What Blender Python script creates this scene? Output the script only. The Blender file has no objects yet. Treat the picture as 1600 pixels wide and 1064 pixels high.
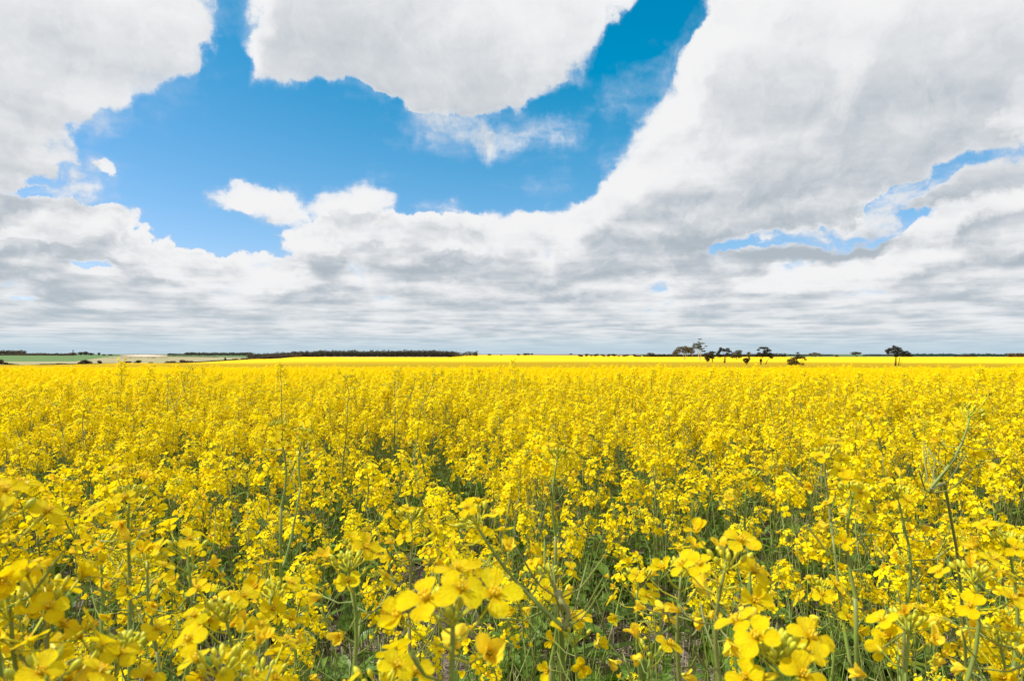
import bpy, bmesh, math, random
from mathutils import Vector, Matrix, Quaternion, noise as mnoise

R = math.radians
S = bpy.context.scene
COL = S.collection

# ---------------------------------------------------------------- camera
F = 1067.0                       # focal length in pixels of the 1600 px wide photograph
HY = 553.0                       # row of the true horizon
CAMZ = 1.05
cam_d = bpy.data.cameras.new('camera')
cam = bpy.data.objects.new('camera', cam_d); COL.objects.link(cam)
cam_d.sensor_width = 36.0
cam_d.lens = 36.0 * F / 1600.0
cam_d.clip_start = 0.02
cam_d.clip_end = 60000.0
PITCH = math.atan((HY - 532.0) / F)
cam.location = (0, 0, CAMZ)
cam.rotation_euler = (R(90) + PITCH, 0, 0)
cam_d.dof.use_dof = True
cam_d.dof.focus_distance = 1.5
cam_d.dof.aperture_fstop = 22.0
S.camera = cam

# ---------------------------------------------------------------- light
SUN_EL, SUN_AZ = R(51), R(-96)   # azimuth measured clockwise from +Y (the view direction)
sun_d = bpy.data.lights.new('sun', 'SUN')
sun_d.energy = 5.0
sun_d.angle = R(0.53)
sun_d.color = (1.0, 0.965, 0.90)
sun = bpy.data.objects.new('sun', sun_d); COL.objects.link(sun)
to_sun = Vector((math.sin(SUN_AZ) * math.cos(SUN_EL), math.cos(SUN_AZ) * math.cos(SUN_EL), math.sin(SUN_EL)))
sun.rotation_euler = to_sun.to_track_quat('Z', 'Y').to_euler()
sun.location = to_sun * 50

S.view_settings.view_transform = 'Standard'
S.view_settings.look = 'None'
S.view_settings.exposure = 0.27
S.view_settings.gamma = 1.0
S.render.engine = 'CYCLES'
S.cycles.max_bounces = 8
S.cycles.diffuse_bounces = 3
S.cycles.glossy_bounces = 2
S.cycles.transmission_bounces = 4
S.cycles.transparent_max_bounces = 8

# ---------------------------------------------------------------- sky: Nishita air with a broken cloud deck
world = bpy.data.worlds.new('World'); S.world = world
world.use_nodes = True
wt = world.node_tree
for n in list(wt.nodes): wt.nodes.remove(n)

def lin(r, g, b):
    f = lambda c: (c / 255) / 12.92 if c / 255 <= .04045 else ((c / 255 + .055) / 1.055) ** 2.4
    return (f(r), f(g), f(b), 1)

class NT:
    """small helper to write node maths"""
    def __init__(s, tree): s.t = tree
    def node(s, typ, **kw):
        n = s.t.nodes.new(typ)
        for k, v in kw.items(): setattr(n, k, v)
        return n
    def put(s, sock, v):
        if isinstance(v, bpy.types.NodeSocket): s.t.links.new(v, sock)
        elif v is not None: sock.default_value = v
    def m(s, op, a, b=None, c=None, clamp=False):
        n = s.node('ShaderNodeMath', operation=op); n.use_clamp = clamp
        for i, v in enumerate((a, b, c)): s.put(n.inputs[i], v)
        return n.outputs[0]
    def vm(s, op, a, b=None, scale=None):
        n = s.node('ShaderNodeVectorMath', operation=op)
        s.put(n.inputs[0], a); s.put(n.inputs[1], b)
        if scale is not None: s.put(n.inputs['Scale'], scale)
        return n.outputs['Value'] if op in ('LENGTH', 'DOT_PRODUCT') else n.outputs[0]
    def sep(s, v):
        n = s.node('ShaderNodeSeparateXYZ'); s.put(n.inputs[0], v); return n.outputs
    def comb(s, x, y, z):
        n = s.node('ShaderNodeCombineXYZ')
        for i, v in enumerate((x, y, z)): s.put(n.inputs[i], v)
        return n.outputs[0]
    def ramp(s, x, a, b, c=0.0, d=1.0, kind='SMOOTHSTEP'):
        n = s.node('ShaderNodeMapRange', interpolation_type=kind)
        s.put(n.inputs['Value'], x)
        for k, v in zip(('From Min', 'From Max', 'To Min', 'To Max'), (a, b, c, d)): s.put(n.inputs[k], v)
        return n.outputs[0]
    def noise(s, v, scale, detail=4, rough=.5, lac=2.0, dist=0.0, color=False):
        n = s.node('ShaderNodeTexNoise'); s.put(n.inputs['Vector'], v)
        n.inputs['Scale'].default_value = scale; n.inputs['Detail'].default_value = detail
        n.inputs['Roughness'].default_value = rough; n.inputs['Lacunarity'].default_value = lac
        n.inputs['Distortion'].default_value = dist
        return n.outputs['Color' if color else 'Fac']
    def noise2(s, v, scale, detail=4, rough=.5, lac=2.0, color=False):
        o = s.noise(v, scale, detail, rough, lac, color=color); o.node.noise_dimensions = '2D'; return o
    def mix(s, f, a, b, typ='RGBA', blend='MIX'):
        n = s.node('ShaderNodeMix', data_type=typ)
        if typ == 'RGBA': n.blend_type = blend
        i = {'FLOAT': (2, 3, 0), 'RGBA': (6, 7, 2)}[typ]
        s.put(n.inputs[0], f); s.put(n.inputs[i[0]], a); s.put(n.inputs[i[1]], b)
        return n.outputs[i[2]]

def azel(px, py):
    return math.atan((px - 800) / F), math.atan((HY - py) / F * math.cos(math.atan((px - 800) / F)))

# where the deck is open (holes) and where cloud sits inside the openings (puffs):
# photo column, row, half width, half height, rotation in degrees, strength
BASE_HI, BASE_LO, CUT, NS = .50, .60, 1.0, .8
HOLES = [
    (352, 40, 38, 100, 0, 1.15), (245, 200, 90, 44, -28, 1.2), (400, 205, 210, 70, 12, 1.1), (620, 240, 200, 62, 6, 1.15), (760, 262, 140, 52, 0, 1.0),
    (290, 300, 150, 50, 8, 1.0), (880, 170, 130, 48, -38, 1.05), (1020, 75, 90, 48, -50, 1.05),
    (960, 235, 60, 32, 0, .5), (1065, 10, 55, 30, 0, .9), (300, 350, 70, 26, 15, .8), (405, 386, 60, 9, 0, .8),
    (745, 222, 100, 36, 0, .8), (385, 300, 120, 46, 0, 1.0), (490, 290, 90, 34, 0, .8), (640, 302, 90, 24, 0, .7), (210, 330, 60, 22, 25, .6), (540, 165, 120, 18, 14, .4),
    (498, 298, 24, 34, 0, 1.2), (394, 298, 14, 26, 0, 1.2), (180, 292, 110, 20, 0, 1.5), (60, 296, 80, 9, 0, 1.2), (560, 150, 90, 14, 14, .3), (640, 300, 60, 30, 0, .5), (600, 175, 60, 14, 10, .5), (790, 172, 80, 16, -18, .7), (905, 215, 30, 30, 0, .5), (330, 255, 90, 30, 0, .5),
    (225, 255, 120, 50, -10, .9), (1010, 95, 90, 60, -50, .8), (900, 225, 70, 50, 0, .7), (330, 345, 90, 34, 10, .9), (790, 280, 100, 30, 0, .6),
    (1305, 366, 120, 17, -6, 1.5), (1412, 322, 40, 26, -30, 1.4), (1485, 277, 80, 16, -12, 1.4), (1590, 110, 16, 40, 20, .8), (1160, 398, 60, 6, -12, .5),
    (655, 312, 60, 12, 0, .5), (140, 412, 26, 5, 0, .6), (35, 466, 36, 4, 0, .6), (1300, 75, 26, 60, 35, .42), (705, 350, 36, 6, 0, .3), (105, 298, 60, 8, 0, .55),
]
PUFFS = [
    (357, 308, 36, 18, 0, 1.5), (563, 318, 48, 30, 0, 1.5), (440, 338, 58, 36, 10, 1.4), (703, 323, 32, 18, 0, .7),
    (838, 208, 54, 22, -20, .62), (772, 218, 20, 26, 0, .55), (50, 262, 90, 28, 4, .7), (150, 268, 16, 9, 0, 1.2), (60, 362, 190, 52, 10, .6), (620, 372, 200, 34, 0, .5),
    (690, 55, 330, 110, 3, 1.0), (480, 40, 100, 80, 0, .5), (1120, 290, 270, 62, 3, .7), (1170, 100, 150, 100, 0, .7), (120, 90, 210, 110, 12, .8), (1180, 340, 170, 34, -4, .5), (960, 158, 46, 32, 0, .55),
    (1480, 170, 200, 110, -10, .5), (90, 210, 130, 70, 0, .6), (1230, 200, 260, 130, 0, .55), (1330, 60, 250, 90, 0, .4),
]

def coverage(k, A, tot0=None):
    """open and closed regions of the deck in azimuth / elevation"""
    def total(lst, tot=None):
        a_in = A
        for i, (px, py, rx, ry, rot, w) in enumerate(lst):
            # (a negligible link to the running sum keeps the node evaluation in sequence)
            if tot is not None and i % 4 == 0:
                a_in = k.vm('MULTIPLY_ADD', tot, (1e-7, 0, 0)); k.put(a_in.node.inputs[2], A)
            a, e = azel(px, py)
            c = math.cos(a)
            sx, sy = F / (rx * c), F / (ry * c)
            if rot == 0:
                q = k.vm('MULTIPLY_ADD', a_in, (sx, sy, 0)); q.node.inputs[2].default_value = (-a * sx, -e * sy, 0)
                d2 = k.vm('DOT_PRODUCT', q, q)
            else:
                cr, sr = math.cos(R(-rot)), math.sin(R(-rot))
                r1 = (cr * sx, sr * sx, -(a * cr + e * sr) * sx)
                r2 = (-sr * sy, cr * sy, -(-a * sr + e * cr) * sy)
                u, v = k.vm('DOT_PRODUCT', a_in, r1), k.vm('DOT_PRODUCT', a_in, r2)
                d2 = k.m('MULTIPLY_ADD', u, u, k.m('MULTIPLY', v, v))
            f = k.ramp(d2, 2.5, 0.0, 0, w, 'LINEAR')
            tot = f if tot is None else k.m('ADD', tot, f)
        return tot
    holes = k.m('MINIMUM', total(HOLES, tot0), 1.25)
    puffs = k.m('MINIMUM', total(PUFFS, k.m('MULTIPLY', holes, 1e-7)), 1.5)
    return k.m('MULTIPLY_ADD', puffs, .60, k.m('MULTIPLY', holes, -1.0))

w = NT(wt)
dirv = w.vm('NORMALIZE', w.node('ShaderNodeTexCoord').outputs['Generated'])
dx, dy, dz = w.sep(dirv)
zc = w.m('MAXIMUM', dz, 0.0)
zz = w.m('ADD', zc, .022)
az = w.m('ARCTAN2', dx, dy)
el = w.m('ARCSINE', dz)
A0 = w.comb(az, el, 1.0)
P1 = w.comb(w.m('DIVIDE', dx, zz), w.m('DIVIDE', dy, zz), 0.0)       # where the ray meets the cloud base
wfade = w.ramp(dz, .03, .16, .15, 1)
# ragged outlines: the angles are shaken by two scales of noise
w1 = w.vm('MULTIPLY_ADD', w.noise2(A0, 8.0, 2, .55, color=True), (.10, .06, 0)); w1.node.inputs[2].default_value = (-.05, -.03, 0)
w2 = w.vm('MULTIPLY_ADD', w.noise2(A0, 30.0, 4, .6, color=True), (.040, .032, 0)); w2.node.inputs[2].default_value = (-.020, -.016, 0)
wsum = w.vm('SCALE', w.vm('ADD', w1, w2), scale=wfade)
A1 = w.vm('ADD', A0, wsum)
cov0 = coverage(w, A1)
# the same a little higher up: tops face open sky and shine, undersides turn grey
cov1 = coverage(w, w.vm('ADD', A1, (-.012, .050, 0)), w.m('MULTIPLY', cov0, 1e-7))
cov = w.m('ADD', cov0, w.ramp(dz, .30, .10, BASE_HI, BASE_LO))
fine = w.noise2(w.vm('ADD', A1, w.vm('SCALE', w2, scale=.6)), 42.0, 4, .62)
cov = w.m('MULTIPLY_ADD', fine, .26, w.m('SUBTRACT', cov, .13))
# single heaped clouds, foreshortened less than the deck because they stand up from it
P3 = w.comb(w.m('MULTIPLY', az, 6.5), w.m('MULTIPLY', w.m('LOGARITHM', zz, math.e), 2.0), 0.0)
heap = w.noise2(w.vm('ADD', P3, w.vm('SCALE', wsum, scale=4.0)), 1.9, 5, .55)
heap_up = w.noise2(w.vm('ADD', w.vm('ADD', P3, (-.04, .16, 0)), w.vm('SCALE', wsum, scale=4.0)), 1.9, 4, .55)
lit = w.m('MULTIPLY', w.m('SUBTRACT', heap, heap_up), w.ramp(dz, .10, .36, 1.10, .30))
rim = w.m('MINIMUM', w.m('MAXIMUM', w.m('SUBTRACT', cov0, cov1), -.9), .7)
lit = w.m('MULTIPLY_ADD', rim, .34, lit)
cov = w.m('ADD', cov, w.m('MULTIPLY', w.m('SUBTRACT', heap, .5), w.ramp(dz, .12, .32, 2.3, .7)))
# the deck is passed level by level, flat grey base first, then flanks that brighten towards the tops
LEV = [(1.0, .0, 4), (1.07, .10, 4), (1.16, .22, 4), (1.28, .38, 3), (1.45, .60, 3)]
vals = []
namp = w.ramp(dz, .12, .35, 1.7, 2.6)
nmax = w.ramp(dz, .10, .34, .85, 1.6)
rgh = w.ramp(dz, .04, .25, .36, .56)
for h, cut, det in LEV:
    Ph = w.vm('SCALE', P1, scale=h)
    Ph = w.vm('ADD', Ph, w.vm('SCALE', wsum, scale=3.0))
    n = w.m('MULTIPLY_ADD', w.noise2(Ph, NS, det, .56, 2.2), namp, w.m('SUBTRACT', w.m('MULTIPLY_ADD', namp, -.5, cov), cut * CUT))
    n.node.inputs[0].links[0].from_node.inputs['Roughness'].default_value = .5
    wt.links.new(rgh, n.node.inputs[0].links[0].from_node.inputs['Roughness'])
    vals.append(n)
ccol, clear = None, None
for i in reversed(range(len(LEV))):
    n = vals[i]
    a_i = w.ramp(n, -.48, .66)
    t = LEV[i][1] / .60
    lum = w.ramp(n, 0.0, nmax, 1.0 if i else .97, .62 + .38 * t if i else .52, 'LINEAR')
    ccol = lum if ccol is None else w.mix(a_i, ccol, lum, 'FLOAT')
    q = w.m('SUBTRACT', 1.0, a_i)
    clear = q if clear is None else w.m('MULTIPLY', clear, q)
alpha = w.m('SUBTRACT', 1.0, clear)
shade = w.m('ADD', lit, w.m('MULTIPLY_ADD', fine, .22, w.m('SUBTRACT', ccol, .13)), clamp=True)
ccol = w.mix(w.ramp(shade, .24, .98), lin(174, 184, 193), lin(240, 240, 241))
ccol = w.mix(w.ramp(alpha, .2, .95), lin(176, 200, 232), ccol)     # thin edges let the blue air through
sky = w.node('ShaderNodeTexSky', sky_type='NISHITA')
sky.sun_disc = False
sky.sun_elevation = SUN_EL
sky.sun_rotation = SUN_AZ
sky.altitude = 300
sky.air_density = 1.0
sky.dust_density = .35
sky.ozone_density = 2.5
# deeper, more saturated blue than the model gives
blue = w.vm('MULTIPLY_ADD', sky.outputs[0], (.185, .130, .146)); blue.node.inputs[2].default_value = (-.235, .0, 0)
blue = w.vm('MAXIMUM', blue, (.0, .0, .0))
hz = w.ramp(dz, .0, .12, .5, 0.0, 'SMOOTHERSTEP')
ccol = w.mix(hz, ccol, w.mix(shade, lin(172, 194, 206), lin(216, 222, 226)))
final = w.mix(alpha, blue, ccol)
# distant air at the horizon and the dim land below it
final = w.mix(w.ramp(dz, .0, .036, .80, 0.0), final, lin(180, 205, 219))
final = w.mix(w.ramp(dz, -.004, -.03), final, (.20, .17, .05, 1))
bg = w.node('ShaderNodeBackground')
w.put(bg.inputs['Color'], w.vm('SCALE', final, scale=10.0))
bg.inputs['Strength'].default_value = 0.086
wo = w.node('ShaderNodeOutputWorld'); w.put(wo.inputs['Surface'], bg.outputs[0])
world.cycles.sampling_method = 'MANUAL'
world.cycles.sample_map_resolution = 256

# ================================================================ helpers
import numpy as np
rng = random.Random(11)
PI = math.pi

def at(px, py, y):
    """world point seen at photo pixel (px, py), y metres ahead of the camera"""
    u = (532.0 - py) / F
    dyy = math.cos(PITCH) - u * math.sin(PITCH)
    dzz = math.sin(PITCH) + u * math.cos(PITCH)
    t = y / dyy
    return Vector(((px - 800) / F * t, y, CAMZ + dzz * t))

def tag(o, label=None, cat=None, group=None, kind=None):
    if label: o['label'] = label
    if cat: o['category'] = cat
    if group: o['group'] = group
    if kind: o['kind'] = kind
    return o

def empty(name, loc=(0, 0, 0), rz=0.0, scale=1.0):
    o = bpy.data.objects.new(name, None); COL.objects.link(o)
    o.empty_display_size = .05
    o.location = loc; o.rotation_euler = (0, 0, rz); o.scale = (scale,) * 3
    return o

class MB:
    """collects quads and triangles of several materials into one mesh"""
    def __init__(s): s.v, s.f, s.m, s.n = [], [], [], 0
    def add(s, verts, faces, mat=0):
        s.v.append(np.asarray(verts, dtype=np.float64).reshape(-1, 3))
        n = s.n
        s.f.extend([tuple(i + n for i in f) for f in faces]); s.m.extend([mat] * len(faces))
        s.n += len(s.v[-1])
    def add_mb(s, o, M=None):
        V = np.concatenate(o.v)
        if M is not None:
            A = np.array(M); V = V @ A[:3, :3].T + A[:3, 3]
        n = s.n
        s.v.append(V); s.f.extend([tuple(i + n for i in f) for f in o.f]); s.m.extend(o.m); s.n += len(V)
    def tube(s, pts, radii, sides=5, mat=0, cap=True):
        pts = [Vector(p) for p in pts]
        if not hasattr(radii, '__len__'): radii = [radii] * len(pts)
        up = Vector((.13, .31, .94)); V = []
        for i, p in enumerate(pts):
            t = (pts[min(i + 1, len(pts) - 1)] - pts[max(i - 1, 0)]).normalized()
            a = t.cross(up)
            if a.length < .05: a = t.cross(Vector((1, 0, 0)))
            a.normalize(); b = t.cross(a)
            for k in range(sides):
                c, q = math.cos(2 * PI * k / sides), math.sin(2 * PI * k / sides)
                V.append(p + (a * c + b * q) * radii[i])
        Fc = []
        for i in range(len(pts) - 1):
            for k in range(sides):
                k2 = (k + 1) % sides
                Fc.append((i * sides + k, i * sides + k2, (i + 1) * sides + k2, (i + 1) * sides + k))
        if cap:
            V.append(pts[-1]); e = len(V) - 1; q = (len(pts) - 1) * sides
            for k in range(sides): Fc.append((q + k, q + (k + 1) % sides, e))
        s.add([tuple(p) for p in V], Fc, mat)
    def mesh(s, name, mats, smooth=True):
        me = bpy.data.meshes.new(name)
        V = np.concatenate(s.v) if s.v else np.zeros((0, 3))
        me.from_pydata(V.tolist(), [], s.f)
        for m in mats: me.materials.append(m)
        me.polygons.foreach_set('material_index', s.m)
        me.polygons.foreach_set('use_smooth', [smooth] * len(s.f))
        me.update()
        return me

def link(name, me, parent=None, M=None):
    o = bpy.data.objects.new(name, me); COL.objects.link(o)
    if parent is not None: o.parent = parent
    if M is not None: o.matrix_basis = M
    return o

# ================================================================ materials
def new_mat(name):
    m = bpy.data.materials.new(name); m.use_nodes = True
    t = m.node_tree
    for n in list(t.nodes): t.nodes.remove(n)
    return m, NT(t)

def finish(k, shader, disp=None):
    o = k.node('ShaderNodeOutputMaterial'); k.put(o.inputs['Surface'], shader)
    if disp is not None: k.put(o.inputs['Displacement'], disp)

def bump(k, h, strength, dist):
    b = k.node('ShaderNodeBump'); b.inputs['Strength'].default_value = strength
    b.inputs['Distance'].default_value = dist; k.put(b.inputs['Height'], h); return b.outputs[0]

def leafy(name, c1, c2, trans=.3, tcol=None, rough=.5, spec=.3, scale=30.0, rnd=.25, veins=False):
    """thin plant tissue: diffuse + light coming through + soft sheen, varied by noise and from copy to copy"""
    m, k = new_mat(name)
    co = k.node('ShaderNodeTexCoord').outputs['Object']
    oi = k.node('ShaderNodeObjectInfo').outputs['Random']
    f = k.noise(co, scale, 3, .6)
    f = k.ramp(f, .3, .7)
    f = k.m('ADD', f, k.m('MULTIPLY', k.m('SUBTRACT', oi, .5), rnd * 2), clamp=True)
    col = k.mix(f, (*c1, 1), (*c2, 1))
    p = k.node('ShaderNodeBsdfPrincipled')
    k.put(p.inputs['Base Color'], col); p.inputs['Roughness'].default_value = rough
    p.inputs['Specular IOR Level'].default_value = spec
    if veins: k.put(p.inputs['Normal'], bump(k, k.noise(co, scale * 3, 3, .6), .35, .002))
    tr = k.node('ShaderNodeBsdfTranslucent')
    k.put(tr.inputs['Color'], k.mix(1.0, col, (*(tcol or (1, 1, 1)), 1), blend='MULTIPLY'))
    mx = k.node('ShaderNodeMixShader'); mx.inputs[0].default_value = trans
    k.put(mx.inputs[1], p.outputs[0]); k.put(mx.inputs[2], tr.outputs[0])
    finish(k, mx.outputs[0])
    return m

M_PETAL = leafy('petal_yellow', (.94, .71, .003), (.96, .80, .006), .44, (1, 1, .5), .7, .06, 90, .35, True)
M_WILT = leafy('petal_wilting', (.92, .68, .015), (.93, .76, .06), .42, (1, .9, .5), .7, .05, 200, .4)
M_BUD = leafy('bud_green_yellow', (.46, .50, .03), (.72, .64, .02), .15, None, .45, .4, 250, .3)
M_STEM = leafy('stem_green', (.19, .27, .04), (.20, .20, .055), .0, None, .45, .45, 18, .45)
M_LEAF = leafy('leaf_green', (.085, .165, .018), (.14, .24, .028), .30, (1.2, 1.4, .5), .45, .4, 25, .5, True)
M_WEED = leafy('weed_green', (.13, .22, .022), (.23, .34, .035), .35, (1.2, 1.4, .5), .5, .3, 25, .6)
M_ANTH = leafy('anther', (.85, .50, .01), (.9, .6, .02), .1, None, .6, .2, 300, .2)
M_STRAW = leafy('dry_straw', (.34, .27, .19), (.50, .43, .33), .1, None, .7, .2, 30, .6)
# petals near the lens: fine veins running out from the claw, deeper yellow at the throat
m, k = new_mat('petal_yellow_veined')
co = k.node('ShaderNodeTexCoord').outputs['Object']
x_, y_, z_ = k.sep(co)
rr = k.vm('LENGTH', co)
ra = k.vm('NORMALIZE', k.comb(x_, y_, 0.0))
vv = k.vm('MULTIPLY_ADD', ra, (16, 16, 0)); k.put(vv.node.inputs[2], k.comb(0.0, 0.0, rr))
vein = k.noise(vv, 1.0, 3, .6)
blot = k.noise(co, 2.2, 3, .6)
oi = k.node('ShaderNodeObjectInfo').outputs['Random']
c = k.mix(k.m('ADD', k.ramp(blot, .3, .7), k.m('MULTIPLY', k.m('SUBTRACT', oi, .5), .6), clamp=True), (.92, .66, .003, 1), (.95, .80, .008, 1))
c = k.mix(k.ramp(vein, .52, .72, 0, .35), c, (.86, .56, .003, 1))
c = k.mix(k.ramp(rr, .55, .2, 0, .7), c, (.80, .50, .004, 1))
p = k.node('ShaderNodeBsdfPrincipled'); k.put(p.inputs['Base Color'], c); p.inputs['Roughness'].default_value = .5; p.inputs['Specular IOR Level'].default_value = .10
k.put(p.inputs['Normal'], bump(k, k.m('ADD', vein, blot), .45, .05))
tr = k.node('ShaderNodeBsdfTranslucent'); k.put(tr.inputs['Color'], c)
mx = k.node('ShaderNodeMixShader'); mx.inputs[0].default_value = .45; k.put(mx.inputs[1], p.outputs[0]); k.put(mx.inputs[2], tr.outputs[0])
finish(k, mx.outputs[0]); M_PETAL_NEAR = m
PM = [M_PETAL, M_WILT, M_BUD, M_STEM, M_LEAF, M_ANTH]
PMN = [M_PETAL_NEAR] + PM[1:]
PET, WIL, BUD, STE, LEA, ANT = range(6)

# ================================================================ terrain
SL = .0158
KY = [150, 250, 350, 450, 600, 900, 1000, 1300, 2000, 3000, 6000, 14000]
KP = [-200, 0, 200, 400, 460, 720, 760, 980, 1030, 1600]
KR = {  # photo row of the crop top / ground at each depth, per column
    -200: [572.2, 570.2, 572.0, 571.0, 568.0, 561.5, 560.0, 555.6, 554.4, 553.9, 553.5, 553.2],
    0:    [572.2, 569.9, 571.5, 570.5, 567.8, 561.2, 559.6, 555.4, 554.3, 553.8, 553.5, 553.2],
    200:  [572.2, 570.2, 566.9, 568.6, 567.0, 561.4, 560.0, 556.2, 554.6, 554.0, 553.5, 553.2],
    400:  [572.2, 571.0, 568.2, 565.0, 560.8, 563.0, 562.0, 558.2, 555.2, 554.2, 553.6, 553.2],
    460:  [572.2, 571.0, 568.0, 564.2, 560.6, 557.9, 557.5, 558.5, 557.2, 554.6, 553.7, 553.2],
    720:  [572.2, 571.0, 568.6, 565.0, 561.4, 558.4, 557.9, 558.2, 555.2, 554.4, 553.7, 553.2],
    760:  [572.2, 571.0, 568.6, 565.4, 561.6, 558.2, 557.6, 556.8, 554.6, 554.3, 553.7, 553.2],
    980:  [572.2, 571.2, 569.0, 565.8, 561.8, 557.9, 557.4, 557.1, 555.8, 555.0, 553.8, 553.2],
    1030: [572.2, 571.3, 569.4, 566.2, 562.2, 558.0, 557.5, 558.0, 557.0, 555.6, 553.9, 553.2],
    1600: [572.2, 571.5, 570.0, 567.4, 563.0, 558.3, 557.7, 558.6, 558.0, 556.4, 554.2, 553.3],
}
TOP = .72
def lerp_tab(xs, vs, x):
    if x <= xs[0]: return vs[0]
    for i in range(len(xs) - 1):
        if x <= xs[i + 1]:
            t = (x - xs[i]) / (xs[i + 1] - xs[i]); return vs[i] + (vs[i + 1] - vs[i]) * t
    return vs[-1]
LKY = [math.log(v) for v in KY]
def zg(x, y):
    """ground height"""
    z0 = -SL * max(y, 0.0) if y > 1 else -SL * math.exp(y - 1) if y > -20 else 0.0
    if y <= 150: return z0
    px = 800 + F * x / y
    row = lerp_tab(KP, [lerp_tab(LKY, KR[p], math.log(y)) for p in KP], px)
    return CAMZ - (row - HY) / F * y - TOP
def gpt(px, y, dz=0.0):
    x = (px - 800) / F * y
    return Vector((x, y, zg(x, y) + dz))
EDGE_P, EDGE_Y = [-200, 0, 200, 300, 400, 440, 460, 1800], [245, 260, 350, 450, 600, 800, 950, 1010]
def edge_y(px): return lerp_tab(EDGE_P, EDGE_Y, px)

# bare soil with crumbs and clods
m, k = new_mat('soil')
co = k.node('ShaderNodeTexCoord').outputs['Object']
n1 = k.noise(co, 3.0, 6, .6); n2 = k.noise(co, 55.0, 5, .65)
c = k.mix(k.ramp(n1, .35, .65), (.085, .058, .045, 1), (.17, .125, .10, 1))
c = k.mix(k.ramp(n2, .45, .75), c, (.25, .195, .165, 1))
p = k.node('ShaderNodeBsdfPrincipled'); k.put(p.inputs['Base Color'], c); p.inputs['Roughness'].default_value = .95
k.put(p.inputs['Normal'], bump(k, k.m('ADD', n1, k.m('MULTIPLY', n2, .6)), .9, .02))
finish(k, p.outputs[0]); M_SOIL = m

def field_mat(name, c1, c2, c3, s1, s2, stretch=1.0, bstr=.5, bdist=.3):
    m, k = new_mat(name)
    co = k.node('ShaderNodeTexCoord').outputs['Object']
    cs = k.vm('MULTIPLY', co, (1, stretch, 1))
    n1 = k.noise(cs, s1, 5, .6); n2 = k.noise(co, s2, 4, .7)
    c = k.mix(k.ramp(n1, .35, .65), (*c1, 1), (*c2, 1))
    c = k.mix(k.ramp(n2, .50, .72), c, (*c3, 1))
    p = k.node('ShaderNodeBsdfPrincipled'); k.put(p.inputs['Base Color'], c)
    p.inputs['Roughness'].default_value = .9; p.inputs['Specular IOR Level'].default_value = .1
    k.put(p.inputs['Normal'], bump(k, n2, bstr, bdist))
    finish(k, p.outputs[0]); return m

# ground sheet to the horizon
def rows_list(a, b, n): return [a * (b / a) ** (i / (n - 1)) for i in range(n)]
ys = [-4000, -800, -200, -60, -25, -12, -6, -3, -1, 0] + rows_list(.6, 14000, 110)
us = [-1 + 2 * i / 150 for i in range(151)]
V, Q = [], []
for y in ys:
    wd = 60 + abs(y) * 2.0
    for u in us:
        uu = math.copysign(abs(u) ** 1.3, u)
        V.append((uu * wd, y, zg(uu * wd, y) - .03))
nu = len(us)
for j in range(len(ys) - 1):
    for i in range(nu - 1): Q.append((j * nu + i, j * nu + i + 1, (j + 1) * nu + i + 1, (j + 1) * nu + i))
b = MB(); b.add(V, Q)
tag(link('ground', b.mesh('ground', [M_SOIL])), 'bare brown soil under the crop', kind='structure')

# crumbly soil close to the camera, real relief
b = MB(); V, Q = [], []
NX, NY = 190, 210
for j in range(NY):
    y = -1.0 + 7.0 * (j / (NY - 1)) ** 1.4
    for i in range(NX):
        x = (-1 + 2 * i / (NX - 1)) * (1.6 + max(y, 0) * .85)
        h = .030 * mnoise.noise(Vector((x * 3, y * 3, 1))) + .022 * mnoise.noise(Vector((x * 11, y * 11, 5))) + .012 * mnoise.noise(Vector((x * 30, y * 30, 9)))
        e = min(i, NX - 1 - i, j, NY - 1 - j)
        V.append((x, y, zg(x, y) + (.012 + h if e > 2 else -.06)))
for j in range(NY - 1):
    for i in range(NX - 1): Q.append((j * NX + i, j * NX + i + 1, (j + 1) * NX + i + 1, (j + 1) * NX + i))
b.add(V, Q)
tag(link('soil', b.mesh('soil', [M_SOIL])), 'cloddy brown soil showing between the nearest stems', kind='structure')

# canopy of the crop beyond the plants one can tell apart
M_CROP = field_mat('crop_canopy', (.80, .54, .003), (.72, .48, .003), (.60, .40, .005), .05, 6.0, 3.0, .8, .25)
b = MB(); V, Q = [], []
pxs = list(range(-700, 2301, 12)); nr = 170
for px in pxs:
    e = edge_y(px)
    for j in range(nr):
        y = 16 * (e / 16) ** (j / (nr - 1))
        x = (px - 800) / F * y
        rise = min(1, max(0, (y - 16) / 20))
        h = .40 + (TOP - .45) * rise + .05 * mnoise.noise(Vector((x * 1.7, y * 1.7, 0))) + .05 * mnoise.noise(Vector((x * .3, y * .3, 3)))
        V.append((x, y, zg(x, y) + h))
for i in range(len(pxs) - 1):
    for j in range(nr - 1): Q.append((i * nr + j, (i + 1) * nr + j, (i + 1) * nr + j + 1, i * nr + j + 1))
# the crop's outer edge drops to the ground
n0 = len(V)
for i, px in enumerate(pxs):
    x, y, z = V[i * nr + nr - 1]; V.append((x, y + .3, zg(x, y) - .2))
for i in range(len(pxs) - 1): Q.append((i * nr + nr - 1, (i + 1) * nr + nr - 1, n0 + i + 1, n0 + i))
b.add(V, Q)
tag(link('distant_canola_crop', b.mesh('distant_canola_crop', [M_CROP])), 'smooth yellow expanse of flowering canola running to the far rise', 'crop', kind='stuff')

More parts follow.
